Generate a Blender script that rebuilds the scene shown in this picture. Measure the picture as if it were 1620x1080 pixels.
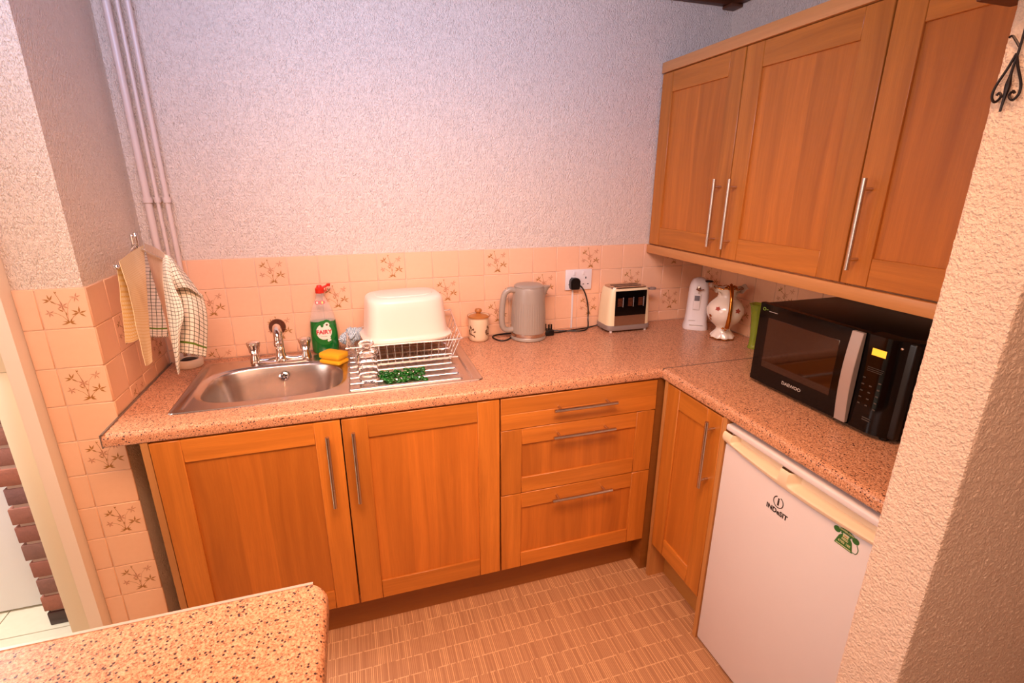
import bpy, bmesh, math, random
from mathutils import Vector, Matrix, noise
random.seed(7)
S = bpy.context.scene
for o in list(bpy.data.objects): bpy.data.objects.remove(o)
COL = S.collection
PI = math.pi

# ------------------------------------------------------------------ camera
cam_d = bpy.data.cameras.new('camera'); cam = bpy.data.objects.new('camera', cam_d); COL.objects.link(cam)
yaw, pitch, roll = 0.3069, -0.3085, 0.004
fw = Vector((math.sin(yaw)*math.cos(pitch), math.cos(yaw)*math.cos(pitch), math.sin(pitch)))
rt = Vector((math.cos(yaw), -math.sin(yaw), 0)); up = rt.cross(fw)
R = math.cos(roll)*rt + math.sin(roll)*up; U = -math.sin(roll)*rt + math.cos(roll)*up
cam.matrix_world = Matrix(((R.x, U.x, -fw.x, .6982), (R.y, U.y, -fw.y, -2.0738), (R.z, U.z, -fw.z, 1.5624), (0, 0, 0, 1)))
cam_d.sensor_width = 36; cam_d.lens = 789.23/1620*36; cam_d.clip_start = .02
S.camera = cam

# ------------------------------------------------------------------ light
def srgb(r, g, b):
    f = lambda c: (c/255/12.92) if c <= 10 else (((c/255)+.055)/1.055)**2.4
    return (f(r), f(g), f(b), 1)
w = bpy.data.worlds.new('world'); S.world = w; w.use_nodes = True
w.node_tree.nodes['Background'].inputs[0].default_value = (1, .80, .66, 1)
w.node_tree.nodes['Background'].inputs[1].default_value = .25
def area(name, loc, target, sx, sy, power, col, spread=180):
    d = bpy.data.lights.new(name, 'AREA'); d.shape = 'RECTANGLE'; d.size = sx; d.size_y = sy
    d.energy = power; d.color = col; d.spread = math.radians(spread)
    o = bpy.data.objects.new(name, d); COL.objects.link(o); o.location = loc
    o.rotation_euler = (Vector(target)-Vector(loc)).to_track_quat('-Z', 'Y').to_euler()
    return o
area('ceiling_bounce_light', (.75, -1.45, 2.26), (.95, -.5, .6), 1.1, .8, 34, (1, .58, .36), 108)
area('cool_high_light', (.7, -1.3, 2.24), (1.0, 0, 2.0), 1.6, .2, 17, (.46, .58, 1), 125)
area('left_fill_light', (-1.3, -1.9, 1.55), (1.7, -1.2, 1.1), 1.3, 1.2, 21, (1, .87, .82))  # soft fill added from the left for fridge and pillar; no window built there
area('room_fill_light', (1.0, -3.1, 1.7), (1.0, 0, .9), 1.8, 1.2, 12, (1, .60, .42))
area('hall_light', (-.95, -.42, 1.9), (-.6, -.1, .3), .5, .3, 30, (.96, .98, 1))
S.view_settings.view_transform = 'Standard'; S.view_settings.look = 'None'
S.view_settings.gamma = 1; S.view_settings.use_curve_mapping = False
S.view_settings.exposure = 0.04

# ------------------------------------------------------------------ materials
class NT:
    def __init__(s, name):
        s.m = bpy.data.materials.new(name); s.m.use_nodes = True; s.t = s.m.node_tree; s.n = s.t.nodes; s.l = s.t.links
        s.b = s.n['Principled BSDF']
    def N(s, typ, **kw):
        n = s.n.new(typ)
        for k, v in kw.items():
            if k.startswith('i'):
                key = k[1:]; key = int(key) if key.isdigit() else key.replace('_', ' ')
                s.set(n.inputs[key], v)
            else: setattr(n, k, v)
        return n
    def set(s, inp, v):
        if isinstance(v, bpy.types.NodeSocket): s.l.new(v, inp)
        else: inp.default_value = v
    def math(s, op, a, b=None, c=None):
        n = s.n.new('ShaderNodeMath'); n.operation = op; s.set(n.inputs[0], a)
        if b is not None: s.set(n.inputs[1], b)
        if c is not None: s.set(n.inputs[2], c)
        return n.outputs[0]
    def mix(s, f, a, b, mode='MIX'):
        n = s.n.new('ShaderNodeMix'); n.data_type = 'RGBA'; n.blend_type = mode
        s.set(n.inputs[0], f); s.set(n.inputs[6], a); s.set(n.inputs[7], b); return n.outputs[2]
    def ramp(s, f, stops):
        n = s.n.new('ShaderNodeValToRGB'); e = n.color_ramp.elements
        while len(e) < len(stops): e.new(.5)
        for el, (p, c) in zip(e, stops): el.position = p; el.color = c
        s.set(n.inputs[0], f); return n.outputs[0]
    def comb(s, x, y, z=0.0):
        n = s.n.new('ShaderNodeCombineXYZ'); s.set(n.inputs[0], x); s.set(n.inputs[1], y); s.set(n.inputs[2], z); return n.outputs[0]
    def coords(s, out='Object'):
        tc = s.n.new('ShaderNodeTexCoord'); sp = s.n.new('ShaderNodeSeparateXYZ'); s.l.new(tc.outputs[out], sp.inputs[0])
        return tc.outputs[out], sp.outputs[0], sp.outputs[1], sp.outputs[2]
    def noise(s, vec, scale, detail=2, rough=.5):
        n = s.n.new('ShaderNodeTexNoise'); s.set(n.inputs['Vector'], vec); n.inputs['Scale'].default_value = scale
        n.inputs['Detail'].default_value = detail; n.inputs['Roughness'].default_value = rough; return n.outputs[0]
    def bump(s, h, dist, strength=1):
        n = s.n.new('ShaderNodeBump'); n.inputs['Distance'].default_value = dist; n.inputs['Strength'].default_value = strength
        s.set(n.inputs['Height'], h); s.l.new(n.outputs[0], s.b.inputs['Normal'])
    def fin(s, col=None, rough=.5, metal=0.0, spec=None):
        if col is not None: s.set(s.b.inputs['Base Color'], col)
        s.set(s.b.inputs['Roughness'], rough); s.b.inputs['Metallic'].default_value = metal
        if spec is not None: s.b.inputs['Specular IOR Level'].default_value = spec
        return s.m

def plain(name, rgb, rough=.5, metal=0, var=.06, bump=0, bscale=300, coat=0, trans=0, ior=1.45, alpha=1, emit=None):
    t = NT(name); c, x, y, z = t.coords()
    n = t.noise(c, 14, 3)
    a = srgb(*rgb); d = tuple(v*(1-var) for v in a[:3])+(1,)
    t.fin(t.mix(n, a, d), rough, metal)
    if bump: t.bump(t.noise(c, bscale, 2), bump)
    if coat: t.b.inputs['Coat Weight'].default_value = coat; t.b.inputs['Coat Roughness'].default_value = .08
    if trans: t.b.inputs['Transmission Weight'].default_value = trans; t.b.inputs['IOR'].default_value = ior
    if alpha < 1: t.b.inputs['Alpha'].default_value = alpha
    if emit: t.b.inputs['Emission Color'].default_value = srgb(*emit[0]); t.b.inputs['Emission Strength'].default_value = emit[1]
    return t.m

def wood(name, rgb, axis, planks=False, dark=.55, rough=.38, varamt=.16):
    t = NT(name); c, x, y, z = t.coords()
    oi = t.N('ShaderNodeObjectInfo').outputs['Random']
    h = t.math('ADD', x, y)
    cross, along = (h, z) if axis == 'z' else (z, h)
    if axis == 'h2': cross, along = y, x
    off = t.math('MULTIPLY', oi, 37.0)
    v1 = t.comb(t.math('MULTIPLY', cross, 38.0), t.math('MULTIPLY', along, 1.6), off)
    v2 = t.comb(t.math('MULTIPLY', cross, 420.0), t.math('MULTIPLY', along, 14.0), off)
    warp = t.noise(t.comb(t.math('MULTIPLY', cross, 6.0), t.math('MULTIPLY', along, 1.2), off), 1.0, 2)
    v1 = t.comb(t.math('ADD', t.math('MULTIPLY', cross, 38.0), t.math('MULTIPLY', warp, 3.0)), t.math('MULTIPLY', along, 1.6), off)
    g1 = t.noise(v1, 1.0, 4, .6); g2 = t.noise(v2, 1.0, 3, .6)
    a = srgb(*rgb); d = (a[0]*dark, a[1]*dark*.9, a[2]*dark*.8, 1)
    f = t.math('MULTIPLY', t.math('SUBTRACT', g1, .28), 1.5)
    col = t.mix(f, d, a)
    col = t.mix(t.math('MULTIPLY', t.math('SUBTRACT', .62, g2), 1.1), col, d)
    tone = t.math('ADD', 1-varamt/2, t.math('MULTIPLY', oi, varamt))
    if planks:
        wn = t.N('ShaderNodeTexWhiteNoise', noise_dimensions='2D')
        t.l.new(t.comb(t.math('FLOOR', t.math('MULTIPLY', cross, 11.5)), off), wn.inputs['Vector'])
        tone = t.math('MULTIPLY', tone, t.math('ADD', .86, t.math('MULTIPLY', wn.outputs[0], .24)))
    tn = t.comb(tone, tone, tone)
    col = t.mix(1.0, col, tn, 'MULTIPLY')
    t.fin(col, rough); t.bump(g2, .0004, .5)
    return t.m

OAK = (224, 138, 52)
M = {}
M['oak_v'] = wood('oak_vertical', OAK, 'z')
M['oak_panel'] = wood('oak_panel', (218, 130, 48), 'z', planks=True, dark=.6)
M['oak_h'] = wood('oak_horizontal', OAK, 'h')
M['oak_pale'] = wood('pale_oak_trim', (222, 158, 96), 'h', dark=.72)
M['oak_pale_v'] = wood('pale_oak_edge', (205, 145, 85), 'z', dark=.72)
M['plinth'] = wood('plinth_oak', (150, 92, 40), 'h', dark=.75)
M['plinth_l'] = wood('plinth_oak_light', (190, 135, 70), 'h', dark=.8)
M['dark_wood'] = wood('dark_timber', (110, 58, 30), 'h', dark=.45, rough=.5)
M['ceil_wood'] = wood('timber_ceiling', (150, 95, 60), 'h2', dark=.5, rough=.5, planks=True)

def wallpaper(name, rgb, k=1.0, dist=.0075):
    t = NT(name); c, x, y, z = t.coords()
    h = t.math('ADD', x, y)
    v = t.comb(t.math('MULTIPLY', h, 1.0), t.math('MULTIPLY', z, .45))
    n1 = t.noise(v, 170*k, 2, .5); n2 = t.noise(v, 60*k, 2, .5)
    r = t.math('ABSOLUTE', t.math('SUBTRACT', n1, .5))
    hgt = t.math('ADD', t.math('MULTIPLY', t.math('SUBTRACT', .12, r), 2.2), t.math('MULTIPLY', n2, .4))
    a = srgb(*rgb); d = tuple(q*.93 for q in a[:3])+(1,)
    t.fin(t.mix(n2, a, d), .7); t.bump(hgt, dist, 1)
    return t.m
M['paper'] = wallpaper('textured_wallpaper', (243, 222, 200))
M['plaster'] = wallpaper('plain_wall_paint', (225, 205, 185), .5)
def stucco():
    t = NT('pillar_stucco'); c, x, y, z = t.coords()
    n = t.noise(c, 190, 2, .5)
    t.fin(t.mix(n, srgb(232, 198, 172), srgb(242, 214, 190)), .7); t.bump(t.math('ADD', n, t.math('MULTIPLY', t.noise(c, 320, 2), .4)), .007, .8)
    return t.m
M['stucco'] = stucco()
def tilemat(name, rgb, rough=.32):
    t = NT(name); c, x, y, z = t.coords()
    n = t.noise(c, 45, 4, .6); oi = t.N('ShaderNodeObjectInfo').outputs['Random']
    a = srgb(*rgb); d = (a[0]*.93, a[1]*.88, a[2]*.84, 1)
    col = t.mix(t.math('ADD', t.math('MULTIPLY', n, .8), t.math('MULTIPLY', oi, .3)), a, d)
    t.fin(col, rough); t.bump(n, .0006, .4)
    return t.m
M['tile'] = tilemat('cream_ceramic_tile', (240, 191, 152))
M['grout'] = plain('tile_grout', (226, 190, 160), .8)
M['fl_brown'] = plain('tile_print_ochre', (166, 108, 40), .4)
M['fl_pink'] = plain('tile_print_rose', (196, 132, 96), .4)
M['halltile'] = tilemat('hall_floor_tile', (226, 220, 196), .25)
M['hallgrout'] = plain('hall_grout', (120, 115, 100), .9)

def speck():
    t = NT('speckled_laminate'); c, x, y, z = t.coords()
    n = t.noise(c, 300, 3, .65)
    col = t.ramp(n, [(.30, srgb(106, 62, 44)), (.42, srgb(178, 120, 86)), (.52, srgb(208, 148, 110)), (.66, srgb(230, 176, 138))])
    v = t.N('ShaderNodeTexVoronoi'); v.inputs['Scale'].default_value = 210; t.l.new(c, v.inputs['Vector'])
    wn = t.N('ShaderNodeTexWhiteNoise', noise_dimensions='3D'); t.l.new(v.outputs['Color'], wn.inputs['Vector'])
    pick = t.math('GREATER_THAN', wn.outputs[0], .80)
    dot = t.math('LESS_THAN', v.outputs['Distance'], .42)
    m = t.math('MULTIPLY', pick, dot)
    col = t.mix(m, col, srgb(74, 48, 44))
    v2 = t.N('ShaderNodeTexVoronoi'); v2.inputs['Scale'].default_value = 150; t.l.new(c, v2.inputs['Vector'])
    wn2 = t.N('ShaderNodeTexWhiteNoise', noise_dimensions='3D'); t.l.new(v2.outputs['Color'], wn2.inputs['Vector'])
    m2 = t.math('MULTIPLY', t.math('GREATER_THAN', wn2.outputs[0], .86), t.math('LESS_THAN', v2.outputs['Distance'], .4))
    col = t.mix(t.math('MULTIPLY', m2, .3), col, srgb(240, 200, 168))
    t.fin(col, .33); t.bump(t.noise(c, 500, 1), .0002, .5)
    return t.m
M['worktop'] = speck()
def floormat():
    t = NT('woven_stripe_floor'); c, x, y, z = t.coords()
    P = .0685
    ry = t.math('DIVIDE', t.math('ADD', y, .582), P)
    row = t.math('FLOOR', ry); fr = t.math('FRACT', ry)
    def wn(vec):
        q = t.N('ShaderNodeTexWhiteNoise', noise_dimensions='2D'); t.l.new(vec, q.inputs['Vector']); return q.outputs[0]
    f1 = wn(t.comb(t.math('FLOOR', t.math('MULTIPLY', x, 400.0)), row))
    f2 = wn(t.comb(t.math('FLOOR', t.math('MULTIPLY', x, 165.0)), t.math('ADD', row, 50.0)))
    saw = t.math('FRACT', t.math('MULTIPLY', x, 165.0))
    core = t.math('LESS_THAN', t.math('ABSOLUTE', t.math('SUBTRACT', saw, .5)), .26)
    thin = t.math('MULTIPLY', core, t.math('GREATER_THAN', f2, .18)); big = t.math('MULTIPLY', core, t.math('GREATER_THAN', f2, .72))
    col = t.mix(t.math('MULTIPLY', f1, .5), srgb(166, 116, 82), srgb(190, 140, 102))
    col = t.mix(t.math('MULTIPLY', thin, .42), col, srgb(214, 164, 120))
    col = t.mix(t.math('MULTIPLY', big, .7), col, srgb(230, 180, 132))
    edge = t.math('LESS_THAN', t.math('MINIMUM', fr, t.math('SUBTRACT', 1.0, fr)), .028)
    dash = t.math('GREATER_THAN', wn(t.comb(t.math('FLOOR', t.math('MULTIPLY', x, 165.0)), t.math('ROUND', ry))), .3)
    col = t.mix(t.math('MULTIPLY', t.math('MULTIPLY', edge, dash), .75), col, srgb(232, 186, 142))
    col = t.mix(t.math('MULTIPLY', t.noise(c, 60, 3), .35), col, srgb(160, 112, 80))
    t.fin(col, .6); t.bump(f1, .0004, .4)
    return t.m
M['floor'] = floormat()
def brushed(name, rgb, rough=.28, sc=(4, 400, 4)):
    t = NT(name); c, x, y, z = t.coords()
    n = t.noise(t.comb(t.math('MULTIPLY', x, sc[0]), t.math('MULTIPLY', y, sc[1]), t.math('MULTIPLY', z, sc[2])), 1, 2)
    t.fin(srgb(*rgb), t.math('ADD', rough-.05, t.math('MULTIPLY', n, .1)), 1.0); t.bump(n, .0001, .3)
    return t.m
M['steel'] = plain('satin_sink_steel', (206, 192, 182), .27, 1, .03)
M['rod'] = brushed('brushed_handle_steel', (205, 192, 180), .25, (200, 200, 200))
M['chrome'] = plain('chrome', (232, 226, 222), .09, 1, 0)
M['wire'] = plain('bright_wire', (240, 230, 222), .25, .85, 0)
M['iron'] = plain('black_wrought_iron', (38, 24, 20), .35, .6)
M['white_pl'] = plain('white_plastic', (228, 220, 214), .35)
M['fridge'] = plain('fridge_white_enamel', (226, 214, 212), .3, var=.03)
M['cream_pl'] = plain('cream_plastic', (236, 210, 178), .35)
M['basin'] = plain('basin_cream_plastic', (242, 222, 202), .33, var=.02)
M['black_gl'] = plain('gloss_black', (8, 5, 5), .1, var=0); M['black_gl'].node_tree.nodes['Principled BSDF'].inputs['Specular IOR Level'].default_value = .3
M['black_pl'] = plain('black_plastic', (12, 9, 8), .35)
M['mw_glass'] = plain('smoked_door_glass', (40, 18, 8), .05, var=0, coat=.4)
M['silver'] = plain('silver_paint', (190, 178, 172), .35, .5)
M['dark_gap'] = plain('dark_recess', (60, 34, 18), .8)
M['grey_pl'] = plain('grey_kettle_enamel', (158, 144, 128), .3, var=.03)
M['toast_cream'] = plain('cream_enamel', (240, 220, 176), .28, var=.02)
M['toast_grey'] = plain('grey_base_plastic', (140, 122, 112), .4)
M['red'] = plain('red_plastic', (214, 40, 20), .35)
M['green_lab'] = plain('green_label', (24, 112, 34), .4, var=0)
M['cream_lab'] = plain('cream_label', (246, 228, 206), .4, var=0)
M['red_ink'] = plain('red_ink', (190, 22, 30), .4, var=0)
M['liquid'] = plain('green_liquid', (4, 104, 36), .12, coat=.6)
M['clear'] = plain('clear_plastic', (236, 226, 216), .1, alpha=.22)
M['glass'] = plain('clear_glass', (255, 255, 255), .02, var=0, trans=1, ior=1.13)
M['green_glass'] = plain('green_pebble_glass', (16, 124, 20), .05, var=0, trans=.6, ior=1.5)
M['lime_glass'] = plain('lime_vase_glass', (186, 206, 70), .12, trans=.6, bump=.003, bscale=90)
M['sponge'] = plain('yellow_sponge', (246, 178, 20), .9, bump=.002, bscale=600)
M['china'] = plain('cream_china', (240, 226, 206), .15, coat=.5)
M['gold'] = plain('gold_glaze', (200, 130, 50), .18, .9)
M['pot'] = plain('stoneware_pot', (226, 198, 160), .3)
M['pot_brown'] = plain('stoneware_lid_brown', (178, 112, 52), .3)
M['leafbrown'] = plain('brown_leaf_print', (98, 56, 28), .4)
M['rosebud'] = plain('rose_print', (170, 70, 50), .3)
M['pipe'] = plain('gloss_painted_pipe', (222, 200, 184), .35)
M['casing'] = plain('cream_gloss_paint', (240, 220, 196), .35, var=.02)
M['casing_y'] = plain('yellow_cream_gloss_paint', (230, 216, 184), .35, var=.02)
M['halldoor'] = plain('white_door_paint', (246, 246, 248), .4, var=.01)
M['mortar'] = plain('mortar', (196, 168, 156), .9)
M['ink'] = plain('black_print', (26, 14, 14), .4, var=0)
M['whiteink'] = plain('pale_print', (190, 178, 168), .4, var=0)
M['greenink'] = plain('green_print', (120, 150, 50), .4, var=0)
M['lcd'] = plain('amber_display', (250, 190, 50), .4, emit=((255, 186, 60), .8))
M['st_green'] = plain('sticker_green', (44, 104, 44), .4, var=0)
M['st_pale'] = plain('sticker_pale', (206, 206, 150), .4, var=0)
M['olive'] = plain('shadow_board', (120, 96, 50), .6)
M['alu'] = plain('pale_edge_strip', (214, 190, 172), .3, .3)
M['seal'] = plain('grey_seal_strip', (128, 108, 96), .35, .3)
def brickm():
    t = NT('red_brown_brick'); c, x, y, z = t.coords()
    oi = t.N('ShaderNodeObjectInfo').outputs['Random']; n = t.noise(c, 60, 4, .7)
    col = t.ramp(oi, [(0, srgb(146, 104, 92)), (.35, srgb(178, 104, 78)), (.7, srgb(134, 92, 88)), (1, srgb(190, 116, 88))])
    t.fin(t.mix(t.math('MULTIPLY', n, .6), col, srgb(80, 56, 50)), .85); t.bump(n, .003, .7)
    return t.m
M['brick'] = brickm()
def check(name, base, l1, l2, cell, wv=.16, stripe=None):
    t = NT(name); uv = t.N('ShaderNodeUVMap').outputs[0]
    sp = t.N('ShaderNodeSeparateXYZ'); t.l.new(uv, sp.inputs[0])
    fu = t.math('FRACT', t.math('DIVIDE', sp.outputs[0], cell)); fv = t.math('FRACT', t.math('DIVIDE', sp.outputs[1], cell))
    a = t.math('LESS_THAN', fu, wv); b = t.math('LESS_THAN', fv, wv)
    col = t.mix(b, srgb(*base), srgb(*l2)); col = t.mix(a, col, srgb(*l1))
    if stripe:
        m = t.math('COMPARE', sp.outputs[1], stripe[0], stripe[1]); col = t.mix(m, col, srgb(*stripe[2]))
    t.fin(col, .9); c, x, y, z = t.coords(); t.bump(t.noise(c, 700, 2), .001, .6)
    return t.m
M['t_check'] = check('green_check_cotton', (240, 226, 204), (84, 88, 44), (84, 76, 56), .0110, .14, (.035, .0028, (96, 122, 24)))
M['t_back'] = check('cream_line_cotton', (226, 194, 164), (206, 172, 140), (222, 190, 160), .008, .3)
M['t_yellow'] = check('yellow_waffle_cotton', (240, 214, 170), (234, 200, 150), (230, 196, 140), .006, .35)
M['t_yellow2'] = check('pale_yellow_waffle_cotton', (242, 222, 180), (238, 206, 150), (234, 196, 110), .012, .4)
M['cloth_blue'] = check('blue_mesh_dishcloth', (150, 170, 180), (222, 228, 226), (96, 118, 138), .006, .4)

# ------------------------------------------------------------------ mesh helpers
class B:
    def __init__(s): s.bm = bmesh.new()
    def box(s, x0, x1, y0, y1, z0, z1, bev=0, m=0, seg=2):
        r = bmesh.ops.create_cube(s.bm, size=1)['verts']
        for v in r: v.co = Vector(((x0+x1)/2+v.co.x*(x1-x0), (y0+y1)/2+v.co.y*(y1-y0), (z0+z1)/2+v.co.z*(z1-z0)))
        fs = {f for v in r for f in v.link_faces}
        for f in fs: f.material_index = m
        if bev:
            es = list({e for v in r for e in v.link_edges})
            bmesh.ops.bevel(s.bm, geom=es, offset=bev, segments=seg, affect='EDGES', profile=.5, material=m)
        return s
    def lathe(s, prof, c=(0, 0, 0), seg=32, m=0, sx=1, sy=1, rf=None, caps=True):
        rings = []
        for r, z in prof:
            ring = []
            for i in range(seg):
                a = 2*PI*i/seg; rr = r*(rf(a, z) if rf else 1)
                ring.append(s.bm.verts.new((c[0]+rr*math.cos(a)*sx, c[1]+rr*math.sin(a)*sy, c[2]+z)))
            rings.append(ring)
        for a, b in zip(rings, rings[1:]):
            for i in range(seg):
                f = s.bm.faces.new((a[i], a[(i+1) % seg], b[(i+1) % seg], b[i])); f.material_index = m
        if caps:
            for ring, fl in ((rings[0], True), (rings[-1], False)):
                f = s.bm.faces.new(ring[::-1] if fl else ring); f.material_index = m
        return s
    def tube(s, pts, r, seg=8, m=0, closed=False, smooth=0):
        pts = [Vector(p) for p in pts]
        if smooth: pts = spline(pts, smooth, closed)
        n = len(pts); rings = []; prev = None
        for i, p in enumerate(pts):
            a = pts[(i-1) % n] if (closed or i > 0) else p; b = pts[(i+1) % n] if (closed or i < n-1) else p
            t = (b-a).normalized()
            if prev is None:
                ref = Vector((0, 0, 1)) if abs(t.z) < .9 else Vector((1, 0, 0)); u = t.cross(ref).normalized()
            else: u = (prev-t*prev.dot(t)).normalized()
            prev = u; v = t.cross(u); rr = r(i/(n-1)) if callable(r) else r
            rings.append([s.bm.verts.new(p+u*rr*math.cos(2*PI*k/seg)+v*rr*math.sin(2*PI*k/seg)) for k in range(seg)])
        pr = list(zip(rings, rings[1:]))
        if closed: pr.append((rings[-1], rings[0]))
        for a, b in pr:
            for k in range(seg):
                f = s.bm.faces.new((a[k], a[(k+1) % seg], b[(k+1) % seg], b[k])); f.material_index = m
        if not closed:
            f = s.bm.faces.new(rings[0][::-1]); f.material_index = m
            f = s.bm.faces.new(rings[-1]); f.material_index = m
        return s
    def poly(s, pts, m=0):
        f = s.bm.faces.new([s.bm.verts.new(p) for p in pts]); f.material_index = m; return s
    def prism(s, pts, a, b, axis='z', m=0):
        """extrude a 2D outline between a and b along an axis"""
        def q(p, t): return {'z': (p[0], p[1], t), 'y': (p[0], t, p[1]), 'x': (t, p[0], p[1])}[axis]
        lo = [s.bm.verts.new(q(p, a)) for p in pts]; hi = [s.bm.verts.new(q(p, b)) for p in pts]; n = len(pts)
        fs = [s.bm.faces.new(lo), s.bm.faces.new(hi)]+[s.bm.faces.new((lo[i], lo[(i+1) % n], hi[(i+1) % n], hi[i])) for i in range(n)]
        for f in fs: f.material_index = m
        bmesh.ops.recalc_face_normals(s.bm, faces=fs)
        return s
    def loft(s, secs, seg=28, m=0, n=2.6):
        """superellipse sections: (z, half width, half depth, cx, cy)"""
        rings = []
        for q in secs:
            z, a, b = q[:3]; cx, cy = q[3:5] if len(q) > 3 else (0, 0); ring = []
            nn = q[5] if len(q) > 5 else n
            for i in range(seg):
                t = 2*PI*i/seg; c_, s_ = math.cos(t), math.sin(t)
                ring.append(s.bm.verts.new((cx+a*math.copysign(abs(c_)**(2/nn), c_), cy+b*math.copysign(abs(s_)**(2/nn), s_), z)))
            rings.append(ring)
        for a, b in zip(rings, rings[1:]):
            for i in range(seg):
                f = s.bm.faces.new((a[i], a[(i+1) % seg], b[(i+1) % seg], b[i])); f.material_index = m
        f = s.bm.faces.new(rings[0][::-1]); f.material_index = m
        f = s.bm.faces.new(rings[-1]); f.material_index = m
        return s
    def grid(s, fn, nu, nv, m=0, uv=None, flip=False):
        L = s.bm.loops.layers.uv.verify() if uv else None
        vs = [[s.bm.verts.new(fn(i/nu, j/nv)) for i in range(nu+1)] for j in range(nv+1)]
        for j in range(nv):
            for i in range(nu):
                idx = [(i, j), (i+1, j), (i+1, j+1), (i, j+1)]
                if flip: idx = idx[::-1]
                f = s.bm.faces.new([vs[b][a] for a, b in idx]); f.material_index = m
                if uv:
                    for lp, (a, b) in zip(f.loops, idx): lp[L].uv = uv(a/nu, b/nv)
        return s
def spline(pts, k, closed=False):
    out = []; n = len(pts)
    rng = range(n if closed else n-1)
    for i in rng:
        p0 = pts[(i-1) % n] if closed or i > 0 else pts[i]; p1 = pts[i]; p2 = pts[(i+1) % n]
        p3 = pts[(i+2) % n] if closed or i < n-2 else pts[i+1]
        for j in range(k):
            t = j/k
            out.append(.5*((2*p1)+(p2-p0)*t+(2*p0-5*p1+4*p2-p3)*t*t+(3*p1-p0-3*p2+p3)*t**3))
    if not closed: out.append(pts[-1])
    return out

ORG = {}
def mk(name, b, mats, angle=40):
    me = bpy.data.meshes.new(name); b.bm.to_mesh(me); b.bm.free()
    for m in (mats if isinstance(mats, (list, tuple)) else [mats]): me.materials.append(m)
    me.polygons.foreach_set('use_smooth', [True]*len(me.polygons)); me.set_sharp_from_angle(angle=math.radians(angle))
    return me
def root_org(p):
    while p is not None and p.name not in ORG: p = p.parent
    return ORG[p.name] if p else Vector((0, 0, 0))
def obj(name, b, mats, parent=None, world=False, label=None, angle=40):
    """link one mesh object; world=True: vertices given in world coordinates under an unrotated thing"""
    if parent is not None and world:
        o = root_org(parent); bmesh.ops.translate(b.bm, verts=b.bm.verts, vec=-o)
    me = mk(name, b, mats, angle) if not isinstance(b, bpy.types.Mesh) else b
    ob = bpy.data.objects.new(name, me); COL.objects.link(ob)
    if parent is not None: ob.parent = parent
    if label: ob['label'] = label
    return ob
def thing(name, label, cat, loc=(0, 0, 0), rz=0, group=None):
    o = bpy.data.objects.new(name, None); COL.objects.link(o); o.empty_display_size = .05
    o.location = loc; o.rotation_euler = (0, 0, rz); ORG[o.name] = Vector(loc)
    o['label'] = label; o['category'] = cat
    if group: o['group'] = group
    return o
def solo(name, b, mats, label, cat, loc=(0, 0, 0), rz=0, group=None, world=True, angle=40):
    if world: bmesh.ops.translate(b.bm, verts=b.bm.verts, vec=-Vector(loc))
    ob = obj(name, b, mats, angle=angle); ob.location = loc; ob.rotation_euler = (0, 0, rz); ORG[ob.name] = Vector(loc)
    ob['label'] = label; ob['category'] = cat
    if group: ob['group'] = group
    return ob
def struct(name, b, mats, label, cat):
    ob = obj(name, b, mats); ob['kind'] = 'structure'; ob['label'] = label; ob['category'] = cat; ORG[ob.name] = Vector((0, 0, 0))
    return ob
def text_mesh(txt, size, extrude=.0002, bold=0):
    c = bpy.data.curves.new('text', 'FONT'); c.body = txt; c.size = size; c.extrude = extrude; c.align_x = 'CENTER'; c.align_y = 'CENTER'
    c.offset = bold; c.resolution_u = 3
    o = bpy.data.objects.new('text', c); COL.objects.link(o)
    bpy.context.view_layer.update(); dg = bpy.context.evaluated_depsgraph_get()
    me = bpy.data.meshes.new_from_object(o.evaluated_get(dg)); bpy.data.objects.remove(o)
    return me
def add_text(b, txt, size, fn, m=0, bold=0, sx=1.0):
    me = text_mesh(txt, size, .00015, bold)
    n0 = len(b.bm.verts); nf = len(b.bm.faces); b.bm.from_mesh(me); b.bm.verts.ensure_lookup_table(); b.bm.faces.ensure_lookup_table()
    for v in b.bm.verts[n0:]: v.co = Vector(fn(v.co.x*sx, v.co.y, v.co.z))
    for f in b.bm.faces[nf:]: f.material_index = m

# ------------------------------------------------------------------ the room
W = 2.348; T = 1.2914; s_ = .1108; X0 = .3419; CZ = 2.30; WY = -.472
struct('floor', B().box(-.16, 3.2, -3.4, -.02, -.04, 0), M['floor'], 'brown woven-look floor with pale dashed stripes', 'floor')
b = B().box(-1.4, -.162, -3.4, .1, -.045, -.006)
hf = struct('floor_hall', b, M['hallgrout'], 'cream tiled hall floor beyond the doorway', 'floor')
ty = [-.213+.333*k for k in range(-3, 1)]; tx = [-.668+.333*k for k in range(-2, 2)]
for i, y in enumerate(ty):
    for x in tx:
        x1 = min(x+.33, -.165); y1 = min(y+.33, .09)
        xx = x
        if x1-xx > .02: obj('floor_tile', B().box(max(xx, -1.39), x1, y, y1, -.006, 0, .0015, seg=1), M['halltile'], hf)
struct('wall_back', B().box(-.02, W+.1, 0, .1, 0, CZ), M['paper'], 'long back wall in white textured wallpaper above tiles', 'wall')
wb = bpy.data.objects['wall_back']
wl = struct('wall_left', B().box(-.155, 0, WY, .1, 0, CZ), M['paper'], 'short wall return left of the sink, wallpaper above tiles', 'wall')
wr = struct('wall_right', B().box(W, W+.1, -1.62, .1, 0, CZ), M['paper'], 'right-hand wall behind the microwave and wall cupboards', 'wall')
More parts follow.
